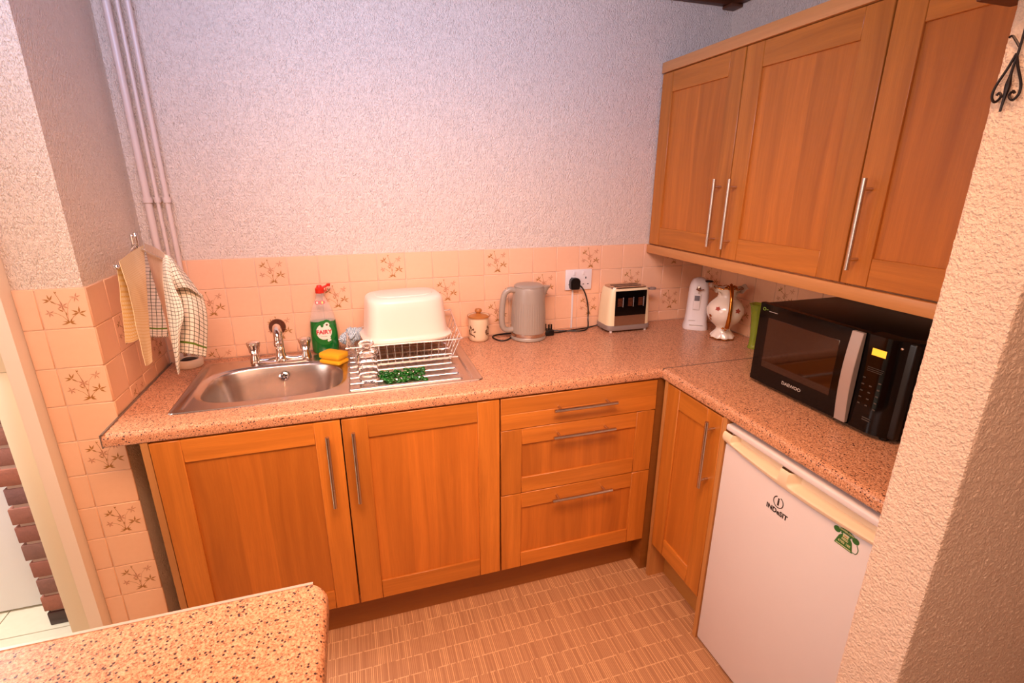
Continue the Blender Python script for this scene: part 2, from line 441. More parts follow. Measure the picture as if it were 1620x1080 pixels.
# rooms beyond the view, plain
struct('wall_near', B().box(-1.4, 3.3, -3.5, -3.4, 0, CZ), M['plaster'], 'plain wall behind the viewer', 'wall')
struct('wall_far_right', B().box(3.2, 3.3, -3.4, -1.5, 0, CZ), M['plaster'], 'plain wall right of the passage', 'wall')
struct('wall_far_left', B().box(-1.5, -1.4, -3.4, .1, 0, CZ), M['plaster'], 'plain wall left of the hall opening', 'wall')
struct('wall_hall_back', B().box(-1.4, -.155, .04, .1, 0, CZ), M['plaster'], 'plain hall wall beyond the doorway', 'wall')
struct('ceiling', B().box(-1.5, 3.3, -3.5, .1, CZ, CZ+.08), M['ceil_wood'], 'brown timber boarded ceiling', 'ceiling')
b = B(); b.box(0, W, -.03, 0, CZ-.022, CZ, .004); struct('trim_1', b, M['dark_wood'], 'brown timber cornice strip at the top of the back wall', 'trim')
b = B(); b.box(W-.03, W, -1.5, -.03, CZ-.022, CZ, .004); b.box(W-.06, W-.0005, -.06, -.0005, CZ-.034, CZ-.0215, .004)
struct('trim_2', b, M['dark_wood'], 'brown timber cornice strip and corner block on the right wall', 'trim')

# flower print of the tiles: leaves and petals in a unit square
def petals():
    out = []
    def petal(x, y, ang, L, wd, m):
        a = math.radians(ang); c, s = math.cos(a), math.sin(a)
        out.append(([(x+c*L*t-s*wd*k, y+s*L*t+c*wd*k) for t, k in ((0, 0), (.35, -1), (1, 0), (.45, .9))], m))
    def stem(pts, wd, m):
        for (xa, ya), (xb, yb) in zip(pts, pts[1:]):
            L = math.hypot(xb-xa, yb-ya); nx, ny = -(yb-ya)/L*wd/2, (xb-xa)/L*wd/2
            out.append(([(xa-nx, ya-ny), (xb-nx, yb-ny), (xb+nx, yb+ny), (xa+nx, ya+ny)], m))
    def flower(x, y, L, m, a0, angs, wd=.022):
        for a in angs: petal(x, y, a0+a, L, wd, m)
    stem([(.52, .14), (.5, .4), (.46, .62), (.42, .8), (.38, .92)], .011, 0)
    stem([(.52, .14), (.55, .42), (.6, .62), (.7, .76), (.8, .8)], .009, 1)
    stem([(.52, .14), (.42, .3), (.28, .4), (.16, .42)], .010, 0)
    stem([(.55, .14), (.66, .28), (.8, .38)], .011, 0)
    stem([(.46, .55), (.36, .64), (.26, .7)], .008, 1)
    flower(.22, .74, .17, 0, 0, (60, 165, 200, 100, 320))
    flower(.47, .58, .15, 1, 0, (30, 100, 150, 210, 330, 265))
    flower(.80, .80, .14, 1, 0, (20, 70, 170, 250, 300), .018)
    flower(.80, .37, .19, 0, 0, (15, 80, 150, 195, 320), .026)
    flower(.15, .40, .12, 1, 0, (30, 120, 190, 260, 310), .02)
    flower(.38, .92, .07, 0, 0, (100, 60), .015)
    for a, L, wd in ((165, .17, .02), (195, .22, .024), (128, .12, .02), (60, .14, .02), (-25, .14, .03), (20, .12, .02)): petal(.55, .12, a, L, wd, 0)
    petal(.46, .42, 140, .14, .022, 0); petal(.5, .3, 75, .12, .018, 0)
    return out
PET = petals()
def tile_mesh(w, h, flower, orient):
    """orient 'y': lies in the xz plane facing -y, 'x+': yz plane facing +x, 'x-': facing -x; origin at its lower left back"""
    g = .0011; th = .006; b = B()
    b.box(g, w-g, -th, 0, g, h-g, .0016, seg=1)
    if flower:
        for pts, m in PET:
            p = [(.06*w+.88*w*x, .05*h+.9*h*y) for x, y in pts]
            q = [v for v in p if 0 < v[0] < w and 0 < v[1] < h]
            if len(q) == len(p): b.poly([(x, -th-.0002, z) for x, z in p], m+1)
    if orient != 'y':
        rot = Matrix.Rotation(PI/2 if orient == 'x+' else -PI/2, 4, 'Z')
        bmesh.ops.transform(b.bm, matrix=rot, verts=b.bm.verts)
    return mk('tile', b, [M['tile'], M['fl_brown'], M['fl_pink']])
TC = {}
def tiles(parent, orient, org, u_edges, rows, isf, z_top, z_bot):
    """u measured to the viewer's right along the wall"""
    for r in range(rows):
        zt = z_top-r*s_; zb = max(z_top-(r+1)*s_, z_bot); h = zt-zb
        if h < .012: continue
        for c, (ua, ub) in enumerate(zip(u_edges, u_edges[1:])):
            fl = isf(r, c); wd = ub-ua
            # cut tiles show the top of the print only
            key = (round(wd, 4), round(h, 4), fl, orient)
            if key not in TC:
                if fl and h < s_-.002:
                    b = B(); g = .0011; b.box(g, wd-g, -.006, 0, g, h-g, .0016, seg=1)
                    for pts, m in PET:
                        p = [(.06*wd+.88*wd*x, .05*s_+.9*s_*y-(s_-h)) for x, y in pts]
                        if min(v[1] for v in p) > .001: b.poly([(x, -.0062, z) for x, z in p], m+1)
                    if orient != 'y': bmesh.ops.transform(b.bm, matrix=Matrix.Rotation(PI/2 if orient == 'x+' else -PI/2, 4, 'Z'), verts=b.bm.verts)
                    TC[key] = mk('tile', b, [M['tile'], M['fl_brown'], M['fl_pink']])
                else: TC[key] = tile_mesh(wd, h, fl, orient)
            o = obj('tile', TC[key], None, parent)
            if orient == 'y': o.location = (org[0]+ua, org[1], zb)
            elif orient == 'x+': o.location = (org[0], org[1]+ua, zb)
            else: o.location = (org[0], org[1]-ua, zb)
# grout beds
def bed(parent, *a): obj('grout', B().box(*a), M['grout'], parent)
bed(wb, 0, W, -.0035, 0, .90, T)
ue = [.0065]+[X0+k*s_ for k in range(-2, 19) if 0.05 < X0+k*s_ < W-.02]+[W-.0065]
k0 = -3
def fb(r, c):
    k = c-3
    return (k % 4 == 0) if r % 2 == 0 else (k % 4 == 2)
# column index of X0 in ue
ix = min(range(len(ue)), key=lambda i: abs(ue[i]-X0))
tiles(wb, 'y', (0, 0, 0), ue, 4, lambda r, c: ((c-ix) % 4 == 0) if r % 2 == 0 else ((c-ix) % 4 == 2), T, .9105)
bed(wl, 0, .0035, WY, 0, .90, T)
sd = [WY-.004+k*s_ for k in range(0, 5)]+[-.0065]
tiles(wl, 'x+', (0, 0, 0), sd, 4, lambda r, c: (r in (1, 3) and c == 1) or (r == 2 and c == 3), T, .9105)
bed(wl, -.155, 0, WY-.0035, WY, 0, T)
st = [-.155, -s_+.004, .0055]
tiles(wl, 'y', (0, WY, 0), st, 12, lambda r, c: c == 1 and r % 2 == 0, T, 0.0)
bed(wr, W-.0035, W, -1.5, 0, .90, T)
re_ = [.0065, .03]+[.03+k*s_ for k in range(1, 14)]
tiles(wr, 'x-', (W, 0, 0), re_, 4, lambda r, c: (c-1) % 4 == 0 if r % 2 == 1 else (c-1) % 4 == 2, T, .9105)

# pillar with real stucco relief
b = B()
PX, PY0, PY1 = 1.63, -1.505, -1.612
def bumpv(p):
    q = Vector(p)*120
    n = noise.noise(q)*.6+noise.noise(q*2.1)*.35
    return max(-.1, n)*.0030
def pil(u, v):
    # runs round far face, left face, near face; u along the perimeter
    z = v*CZ; L1, L2, L3 = .08, .107, .70; t = u*(L1+L2+L3)
    rc = .006
    if t < L1: p = (PX+L1-t, PY0); n = (0, 1)
    elif t < L1+L2: p = (PX, PY0-(t-L1)); n = (-1, 0)
    else: p = (PX+(t-L1-L2), PY1); n = (0, -1)
    d = bumpv((p[0], p[1], z))
    if abs(t-L1) < .004 or abs(t-L1-L2) < .004: d -= .0015
    return (p[0]+n[0]*d, p[1]+n[1]*d, z)
b.grid(pil, 240, 760)
b.box(PX+.006, 2.348, PY1+.006, PY0-.006, 0, CZ-.001)
struct('wall_pillar', b, M['stucco'], 'stucco pillar stub wall at the right of the picture', 'wall')
b = B().box(2.33, 3.2, PY1, PY0, 0, CZ); struct('wall_passage', b, M['stucco'], 'stucco wall continuing right of the pillar', 'wall')
solo('timber_beam', B().box(1.585, 1.66, -1.75, -1.478, 1.812, 1.95, .004), M['dark_wood'], 'dark timber beam end at top of the stucco pillar', 'beam', (1.62, -1.6, 1.812))

# door lining on the left
b = B(); b.prism([(-.202, -.50), (-.1665, -.50), (-.1555, WY-.0), (-.1555, WY+.05), (-.202, WY+.05)], 0, CZ, 'z')
struct('trim_3', b, M['casing'], 'cream painted door casing at the left edge', 'trim')
b = B(); b.box(-.254, -.2022, -.492, -.44, 0, 1.078, .002); b.box(-.254, -.2022, -.496, -.44, 1.079, CZ, .002)
t4 = struct('trim_4', b, M['casing_y'], 'yellowish cream door frame strip beside the hall', 'trim')
obj('lock_keep', B().box(-.236, -.214, -.500, -.4955, 1.10, 1.145, .002), M['iron'], t4, label='dark metal lock keep')
# hall door and brick pier
b = B().box(-1.35, -.30, -.078, -.04, .010, 2.0, .002)
struct('door_1', b, M['halldoor'], 'white flat hall door behind the brick pier', 'door')
wh = struct('wall_brick', B().box(-.478, -.16, -.187, .03, 0, CZ), M['mortar'], 'red-brown brick pier seen through the doorway', 'wall')
for i in range(30):
    z = .062+.075*i; dx = random.uniform(-.007, .007)
    hh = .0635
    obj('brick', B().box(-.490+dx, -.28, -.192+random.uniform(-.002, .002), -.06, z, z+hh, .004, seg=2), M['brick'], wh)
    obj('brick', B().box(-.27, -.16, -.191, -.06, z, z+hh, .004, seg=1), M['brick'], wh)
obj('skirting_tile', B().box(-.486, -.16, -.196, -.06, 0, .055, .003), plain('dark_glazed_brick', (58, 28, 22), .3), wh, label='dark brown glazed base course')

# painted pipes in the corner
for x, r, lab in ((.050, .0115, 'thickest painted pipe, leftmost of three in the corner'), (.079, .0062, 'thinnest painted pipe, middle of three in the corner'), (.107, .008, 'painted pipe, rightmost of three in the corner')):
    t = thing('water_pipe', lab, 'pipe', (x, -.03, .911))
    obj('pipe_run', B().tube([(0, 0, 0), (0, 0, CZ-.935)], r, 16), M['pipe'], t)
    b = B(); b.lathe([(r+.0005, -.009), (r+.0035, -.009), (r+.0035, .009), (r+.0005, .009)], (0, 0, .59), 20, caps=False)
    b.box(-.006, .006, .004+r, .0295, .583, .597); obj('pipe_clip', b, M['pipe'], t)

# ------------------------------------------------------------------ worktops
H = .91; L = .872
def nose(y_in, y_out, axis_out=-1):
    """worktop cross-section (depth, z), rolled front edge"""
    r = .016; pts = [(y_in, L), (y_out-axis_out*.006, L)]
    for k in range(0, 4): a = PI/2*k/3; pts.append((y_out-axis_out*(.006-.006*math.sin(a)), L+.006-.006*math.cos(a)))
    for k in range(0, 7): a = PI/2*k/6; pts.append((y_out-axis_out*(r-r*math.cos(a)), H-r+r*math.sin(a)))
    pts.append((y_in, H)); return pts
SX0, SX1, SY0, SY1 = .135, 1.092, -.512, -.066
b = B()
b.prism([(p[0], p[1]) for p in nose(SY0+.012, -.60)], .0075, 1.7615, 'x')
b.box(.0075, W-.007, SY1-.012, -.0068, L, H)
b.box(.0075, SX0+.012, SY0+.012, SY1-.012, L, H)
b.box(SX1-.012, W-.007, SY0+.012, SY1-.012, L, H)
b.box(1.7615, W-.007, -.5965, SY0+.012, L, H)
t = thing('worktop', 'speckled tan worktop run with the sink in it, along the back wall', 'worktop', (1.0, -.3, L))
obj('slab', b, M['worktop'], t, world=True)
b = B(); b.tube([(.0105, -.006, H+.0008), (.0105, -.597, H+.0008)], .0022, 6); b.box(.0045, .0073, -.6, WY-.008, L, H+.001)
obj('edge_strip', b, M['seal'], t, world=True)
b = B(); b.prism([(p[0], p[1]) for p in nose(2.3415, 1.748, -1)], -1.5, -.5995, 'y')
t = thing('worktop', 'speckled tan worktop carrying the microwave, above the fridge', 'worktop', (2.0, -1.0, L))
obj('slab', b, M['worktop'], t, world=True)
b = B(); b.box(1.752, 2.341, -.5995, -.5965, L+.002, H+.0012)
obj('joint_strip', b, M['seal'], t, world=True)
# near counter
t = thing('worktop', 'speckled tan worktop end in the foreground, bottom left', 'worktop', (.2, -1.6, L))
b = B()
def oline(d):
    o = [(-1.2, -1.322), (.582, -1.322)]
    for k in range(1, 9): a = PI/2*(1-k/8); o.append((.582+(.025-d)*math.cos(a), -1.347+.025*math.sin(a)))
    return o+[(.607-d, -1.95), (-1.2, -1.95)]
rings = []
for z, d in [(L, .004), (L+.004, 0)]+[(H-.016+.016*math.sin(PI/2*k/5), .016-.016*math.cos(PI/2*k/5)) for k in range(6)]:
    rings.append([b.bm.verts.new((p[0], p[1], z)) for p in oline(d)])
for r0, r1 in zip(rings, rings[1:]):
    for k in range(len(r0)): b.bm.faces.new((r0[k], r0[(k+1) % len(r0)], r1[(k+1) % len(r0)], r1[k]))
b.bm.faces.new(rings[0]); b.bm.faces.new(rings[-1]); bmesh.ops.recalc_face_normals(b.bm, faces=list(b.bm.faces))
obj('slab', b, M['worktop'], t, world=True)
obj('edge_strip', B().box(-1.2, .583, -1.3218, -1.3165, L, H+.0014), M['alu'], t, world=True)
t = thing('base_cabinet', 'oak base cabinet under the foreground worktop', 'cabinet', (.2, -1.6, 0))
obj('end_panel', B().box(.565, .583, -1.93, -1.34, 0, L-.0005), M['plinth'], t, world=True)
obj('back_panel', B().box(-1.15, .564, -1.36, -1.342, 0, L-.0005), M['plinth'], t, world=True)

# ------------------------------------------------------------------ cabinets
FB = -.596          # door face plane of the back run
FX = 1.752          # door face plane of the right run
XW = 2.023          # door face plane of the wall cabinets
def fbox(b, o, u0, u1, v0, v1, n0, n1, bev=.0015):
    if o == 'back': b.box(u0, u1, FB-n1, FB-n0, v0, v1, bev, seg=1)
    else:
        X = FX if o == 'right' else XW
        b.box(X-n1, X-n0, -u1, -u0, v0, v1, bev, seg=1)
def P3(o, u, v, n):
    if o == 'back': return (u, FB-n, v)
    return ((FX if o == 'right' else XW)-n, -u, v)
def rod(parent, o, a, c, r=.0062, stand=.032):
    """bar handle from a to c (u, v), posts 20 mm in from the ends"""
    (ua, va), (uc, vc) = a, c; b = B(); Lh = math.hypot(uc-ua, vc-va); du, dv = (uc-ua)/Lh, (vc-va)/Lh
    b.tube([P3(o, ua, va, stand), P3(o, uc, vc, stand)], r, 14)
    for d in (.028, Lh-.028): b.tube([P3(o, ua+du*d, va+dv*d, -.0), P3(o, ua+du*d, va+dv*d, stand)], r*.75, 10)
    obj('handle', b, M['rod'], parent, world=True, label='brushed steel bar handle')
def door(parent, name, o, u0, u1, v0, v1, handle=None, sw=.076, rh=.072):
    g = .0015; u0 += g; u1 -= g
    b = B(); fbox(b, o, u0+sw-.004, u1-sw+.004, v0+rh-.004, v1-rh+.004, -.016, -.0075, 0)
    fbox(b, o, u0+.003, u1-.003, v0+.003, v1-.003, -.0205, -.016, 0)
    d = obj(name, b, M['oak_panel'], parent, world=True)
    for a, c in ((u0, u0+sw), (u1-sw, u1)):
        b = B(); fbox(b, o, a, c, v0, v1, -.019, 0); obj('stile', b, M['oak_v'], d, world=True)
    for a, c in ((v0, v0+rh), (v1-rh, v1)):
        b = B(); fbox(b, o, u0+sw+.0003, u1-sw-.0003, a, c, -.019, -.0006); obj('rail', b, M['oak_h'], d, world=True)
    if handle: rod(d, o, *handle)
    return d
# sink cabinet
t = thing('sink_cabinet', 'double-door oak cabinet under the sink', 'cabinet', (.61, -.3, .0))
obj('end_panel', B().box(.089, .107, FB+.0, -.03, .0, L-.0005), M['oak_pale_v'], t, world=True, label='pale oak end panel')
obj('end_panel', B().box(1.106, 1.1235, FB+.022, -.03, .16, L-.0005), M['oak_pale_v'], t, world=True)
obj('cabinet_floor', B().box(.108, 1.105, FB+.022, -.03, .16, .178), M['oak_pale'], t, world=True)
door(t, 'door', 'back', .107, .6145, .160, .866, ((.574, .83), (.574, .581)))
door(t, 'door', 'back', .6155, 1.1245, .160, .866, ((.6495, .833), (.6495, .583)))
# drawer cabinet
t = thing('drawer_cabinet', 'oak cabinet with three drawers right of the sink doors', 'cabinet', (1.43, -.3, 0))
obj('carcass', B().box(1.1245, 1.736, FB+.022, -.03, .16, L-.0005), M['oak_pale_v'], t, world=True)
b = B(); fbox(b, 'back', 1.1285, 1.736, .7485, .866, -.019, 0); d = obj('drawer', b, M['oak_h'], t, world=True)
b = B(); fbox(b, 'back', 1.1285, 1.736, .7485, .806, -.001, .0008, .0006); obj('rail', b, M['oak_h'], d, world=True)
rod(d, 'back', (1.312, .812), (1.555, .812))
d = door(t, 'drawer', 'back', 1.127, 1.7375, .4875, .7455, ((1.312, .708), (1.555, .708)), rh=.062)
d = door(t, 'drawer', 'back', 1.127, 1.7375, .160, .4845, ((1.316, .449), (1.559, .449)), rh=.062)
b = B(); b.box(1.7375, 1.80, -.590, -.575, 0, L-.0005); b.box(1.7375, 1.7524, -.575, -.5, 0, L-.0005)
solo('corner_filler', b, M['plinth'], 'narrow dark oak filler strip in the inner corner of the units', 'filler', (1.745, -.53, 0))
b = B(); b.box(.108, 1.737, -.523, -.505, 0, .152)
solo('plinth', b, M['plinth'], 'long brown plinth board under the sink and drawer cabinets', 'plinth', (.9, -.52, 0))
# corner cabinet, right run
t = thing('corner_cabinet', 'narrow single-door oak cabinet left of the fridge', 'cabinet', (2.0, -.78, 0))
obj('side_panel', B().box(1.7525, 2.33, -.6365, -.619, 0, L-.0005), M['oak_pale_v'], t, world=True)
obj('side_panel', B().box(1.7525, 2.33, -.9475, -.9305, 0, L-.0005), M['oak_pale_v'], t, world=True)
door(t, 'door', 'right', .637, .930, .166, .866, ((.8985, .842), (.8985, .602)), sw=.070)
obj('carcass', B().box(1.777, 2.33, -.93, -.6375, .16, L-.0005), M['oak_pale_v'], t, world=True)
obj('plinth_board', B().box(1.826, 1.842, -.93, -.637, 0, .1595), M['plinth_l'], t, world=True)
# wall cabinets
t = thing('wall_cabinet', 'double-door oak wall cabinet in the corner above the can opener', 'cabinet', (2.18, -.5, 1.2925))
obj('carcass', B().box(XW+.021, W-.007, -1.003, -.0075, 1.293, 2.004), M['oak_pale_v'], t, world=True)
door(t, 'door', 'wall', .008, .4985, 1.2935, 2.002, ((.456, 1.577), (.456, 1.331)), sw=.075, rh=.078)
door(t, 'door', 'wall', .5005, 1.0035, 1.2935, 2.002, ((.5365, 1.577), (.5365, 1.331)), sw=.078, rh=.078)
t = thing('wall_cabinet', 'oak wall cabinet half hidden by the stucco pillar', 'cabinet', (2.18, -1.25, 1.2925))
obj('carcass', B().box(XW+.021, W-.007, -1.503, -1.0045, 1.293, 2.004), M['oak_pale_v'], t, world=True)
door(t, 'door', 'wall', 1.005, 1.503, 1.2935, 2.002, ((1.0435, 1.577), (1.0435, 1.336)), sw=.078, rh=.078)
solo('cabinet_pelmet', B().box(XW-.008, XW+.012, -1.504, -.0075, 1.252, 1.289, .0015), M['oak_pale'], 'pale oak pelmet board under the wall cabinets', 'pelmet', (XW, -.75, 1.252))
solo('cabinet_cornice', B().box(XW-.006, W-.007, -1.504, -.0075, 2.0055, 2.046, .0015), M['oak_pale'], 'pale oak cornice board on top of the wall cabinets', 'cornice', (XW+.1, -.75, 2.0055))

# ------------------------------------------------------------------ fridge
t = thing('fridge', 'white under-counter fridge with a round logo and green phone sticker', 'fridge', (2.03, -1.22, 0))
obj('body', B().box(1.80, 2.33, -1.494, -.951, .012, .834, .004), M['fridge'], t, world=True)
obj('lid', B().box(1.748, 2.32, -1.496, -.950, .8375, .858, .006, seg=3), M['fridge'], t, world=True)
b = B(); b.box(1.754, 1.797, -1.494, -.951, .012, .791, .006, seg=3)
dr = obj('door', b, M['fridge'], t, world=True)
b = B(); b.box(1.797, 1.8, -1.49, -.955, .02, .83); obj('seal', b, M['dark_gap'], t, world=True)
# cream grip band, sagging lower edge with two scooped grips
def band(u, v):
    y = -.951-.543*u
    sag = .030*max(0, math.sin(PI*u))**.8
    zb = .803-sag*.75; zt = .834; z = zb+(zt-zb)*v
    d = .007+.007*math.sin(PI*min(1, v*1.0))**.5
    for c_, w_ in ((.235, .17), (.70, .24)):
        e = 1-abs((u-c_)/w_)**3.0
        if e > 0:
            k = min(1, e*3)*max(0, min(1, (v-.28)*5)); d -= .030*k
    return (1.754-d, y, z)
b = B(); b.grid(band, 140, 24, flip=True)
b.box(1.776, 1.7965, -1.493, -.952, .7915, .833)
obj('grip_band', b, M['cream_pl'], dr, world=True, label='cream grip band with two scooped handholds')
b = B()
fx = 1.7533; ly, lz = -1.176, .727
add_text(b, 'i', .032, lambda x, y, z: (fx-z, ly-x, lz+y+.0005), bold=.0011)
for k in range(28):
    a0 = math.radians(112+k*11.4); a1 = math.radians(112+(k+1)*11.4)
    ri, ro = .0150, .0176
    b.poly([(fx, ly-r*math.cos(a), lz+r*math.sin(a)) for r, a in ((ri, a0), (ro, a0), (ro, a1), (ri, a1))])
add_text(b, 'INDeSIT', .0205, lambda x, y, z: (fx-z, ly-x, lz-.030+y), bold=.0006, sx=1.0)
obj('logo', b, M['ink'], dr, world=True, label='black round logo with lettering')
# telephone sticker
b = B(); sy, sz = -1.372, .757-.0
def sp(x, y): return (fx, sy-x, sz+y)
def sq(x, y): return (fx-.0004, sy-x, sz+y)
def blob(cx, cy, rx, ry, m, f=sp, n=18, rot=0):
    c, s = math.cos(rot), math.sin(rot)
    b.poly([f(cx+rx*math.cos(2*PI*k/n)*c-ry*math.sin(2*PI*k/n)*s, cy+rx*math.cos(2*PI*k/n)*s+ry*math.sin(2*PI*k/n)*c) for k in range(n)], m)
b.poly([sp(x, y) for x, y in ((-.025, -.023), (.022, -.023), (.017, .002), (.010, .010), (-.010, .010), (-.017, .002))], 0)
blob(-.024, .013, .009, .008, 0); blob(.024, .013, .009, .008, 0)
b.poly([sq(x, y) for x, y in ((-.024, .014), (.024, .014), (.018, .023), (.006, .026), (-.006, .026), (-.018, .023))], 0)
b.poly([sp(x, y) for x, y in ((-.013, .010), (-.008, .010), (-.008, .016), (-.013, .016))], 0)
b.poly([sp(x, y) for x, y in ((.008, .010), (.013, .010), (.013, .016), (.008, .016))], 0)
b.poly([sq(x, y) for x, y in ((-.007, .004), (.007, .004), (.007, .012), (-.007, .012))], 1)
b.poly([sq(x, y) for x, y in ((-.021, -.0205), (.018, -.0205), (.0175, -.0185), (-.0205, -.0185))], 1)
b.tube([sq(.022, -.019), sq(.031, -.017), sq(.034, -.006), sq(.029, .006)], .0008, 5, 0, smooth=5)
def pt(txt, size, y0, m):
    add_text(b, txt, size, lambda x, y, z: (fx-.0008-z, sy-x, sz+y0+y), m, bold=.0002)
pt('POWER CUT?', .0062, .0205, 1); pt('0800', .0085, -.001, 1); pt('6783 105', .0085, -.0105, 1); b.poly([(fx-.0008, sy-x, sz+y) for x, y in ((-.004, .0072), (.004, .0072), (.004, .0088), (-.004, .0088))], 2)
obj('phone_sticker', b, [M['st_green'], M['st_pale'], M['red_ink']], dr, world=True, label='green telephone-shaped sticker with pale numbers')
for y in (-1.46, -.985):
    for x in (1.82, 2.29): obj('foot', B().lathe([(.014, 0), (.014, .0118)], (x, y, 0), 16), M['black_pl'], t, world=True)

# ------------------------------------------------------------------ sink
def sstep(a, c, x): q = max(0, min(1, (x-a)/(c-a))); return q*q*(3-2*q)
BX, BY, BA, BBv = .405, -.305, .226, .160
def sink_z(x, y):
    z = .9125
    e = min(x-SX0, SX1-x, y-SY0, SY1-y)
    z += .0016*(1-sstep(.004, .010, e))
    if e < .0022: z -= .0030
    # raised bead along the left end and recess of the drainer
    if .155 < x < .175: z += .002*math.sin(PI*(x-.155)/.02)*sstep(SY0+.02, SY0+.04, y)*sstep(SY1-.012, SY1-.03, y)
    q = (abs((x-BX)/BA)**3.2+abs((y-BY)/BBv)**3.2)**(1/3.2)
    qq = (abs((x-BX)/(BA-.02))**3.2+abs((y-BY)/(BBv-.02))**3.2)**(1/3.2)
    z -= .006*(1-sstep(.985, 1.045, q)); z -= .130*(1-sstep(.80, .985, q))
    if q < .7: z -= .004*(1-q/.7)
    dx, dy = min(x-.642, 1.062-x), min(y+.494, -.098-y)
    if dx > 0 and dy > 0:
        z -= .0035*sstep(0, .012, min(dx, dy))
        k = (y+.4705)/.0555; fr = abs(k-round(k))*.0555
        if -0.2 < k < 6.2 and .645 < x < 1.026:
            z += .0055*math.sqrt(max(0, 1-(fr/.0070)**2))*sstep(.645, .650, x)*sstep(1.026, 1.018, x)
    return z
NX, NY = 320, 440
def sgrid(u, v):
    x = SX0+(SX1-SX0)*u; y = SY0+(SY1-SY0)*v; xx, yy = x, y
    r = .018  # rounded outer corners
    for cx_, cy_, sx_, sy_ in ((SX0+r, SY0+r, -1, -1), (SX1-r, SY0+r, 1, -1), (SX0+r, SY1-r, -1, 1), (SX1-r, SY1-r, 1, 1)):
        ddx, ddy = (x-cx_)*sx_, (y-cy_)*sy_
        if ddx > 0 and ddy > 0:
            m_ = max(ddx, ddy); L_ = math.hypot(ddx, ddy)
            xx = cx_+sx_*ddx*m_/L_; yy = cy_+sy_*ddy*m_/L_
    return (xx, yy, sink_z(x, y))
t = thing('sink', 'stainless steel inset sink with one bowl and a ridged drainer', 'sink', (.6, -.29, .91))
b = B(); b.grid(sgrid, NX, NY); obj('sink_top', b, M['steel'], t, world=True, angle=60)
b = B(); b.lathe([(.014, 0), (.0175, .0), (.0175, .003), (.013, .0045), (.010, .002), (.010, .0)], (0, 0, 0), 28)
b.lathe([(.0, .0), (.0132, .0), (.0132, .0012), (0, .0012)], (0, 0, .0006), 24, 1, caps=False)
for k in range(3):
    a = PI*k/3; b.tube([(-.012*math.cos(a), -.012*math.sin(a), .003), (.012*math.cos(a), .012*math.sin(a), .003)], .0014, 6)
bmesh.ops.transform(b.bm, matrix=Matrix.Translation((.413, -.1745, .872)) @ Matrix.Rotation(math.radians(76), 4, 'X'), verts=b.bm.verts)
ov = obj('overflow', b, [M['chrome'], M['black_pl']], t, world=True, label='chrome overflow with dark holes')
b = B()
for k in range(22):
    z = .856-.0042*k; y = -.1805-.020*(k/22)**1.2
    b.lathe([(.0004, -.0012), (.0012, 0), (.0004, .0012)], (.413+.0006*math.sin(k), y, z), 6)
obj('bead_chain', b, M['chrome'], ov, world=True)
b = B(); b.lathe([(.0, 0), (.03, 0), (.036, .002), (.034, .003), (.02, .001)], (BX, BY, .7755), 28); obj('waste', b, M['chrome'], t, world=True)

# mixer tap
t = thing('mixer_tap', 'chrome mixer tap with two faceted heads behind the sink bowl', 'tap', (.404, -.115, .9125))
b = B(); b.loft([(0, .100, .020), (.006, .100, .020), (.009, .094, .015)], 40, n=4)
b.tube([(-.088, 0, .012), (-.05, 0, .009), (-.02, 0, .014), (0, 0, .02), (.02, 0, .014), (.05, 0, .009), (.088, 0, .012)], .011, 14, smooth=4)
b.lathe([(.022, .003), (.021, .02), (.016, .035), (.015, .06)], (0, 0, 0), 24)
b.lathe([(0, .0), (.008, .001), (.009, .005), (0, .006)], (0, -.021, .020), 16)
obj('tap_body', b, M['chrome'], t)
b = B(); b.tube([(0, 0, .05), (0, .006, .09), (0, .004, .118), (.001, -.014, .137), (.004, -.045, .142), (.007, -.072, .130), (.008, -.082, .112), (.008, -.083, .098)], lambda u: .0150-.003*u, 20, smooth=6)
b.lathe([(.0135, 0), (.0140, .004), (.0140, .016), (.0125, .018)], (.008, -.083, .088), 20)
obj('spout', b, M['chrome'], t)
for sx in (-1, 1):
    b = B(); b.lathe([(.019, .004), (.018, .02), (.0135, .034), (.013, .042)], (sx*.088, 0, 0), 24)
    b.lathe([(.012, .040), (.0165, .046), (.0175, .06), (.0225, .078), (.0215, .085), (.014, .089), (0, .09)], (sx*.088, 0, 0), 48, rf=lambda a, z: 1+(.08*math.cos(6*a) if z > .045 else 0), caps=False)
    obj('tap_head', b, M['chrome'], t)
b = B(); b.lathe([(0, 0), (.0305, 0), (.0305, .005), (.029, .0075), (0, .008)], (0, 0, 0), 40, caps=False)
b.box(-.029, .029, -.001, .001, .0078, .0088)
bmesh.ops.transform(b.bm, matrix=Matrix.Rotation(PI/2, 4, 'X'), verts=b.bm.verts)
solo('wall_disc', b, plain('dull_bronze_chrome', (120, 84, 68), .22, .8), 'round dull metal disc stuck on the tiles behind the tap', 'disc', (.390, -.0064, 1.022), world=False)

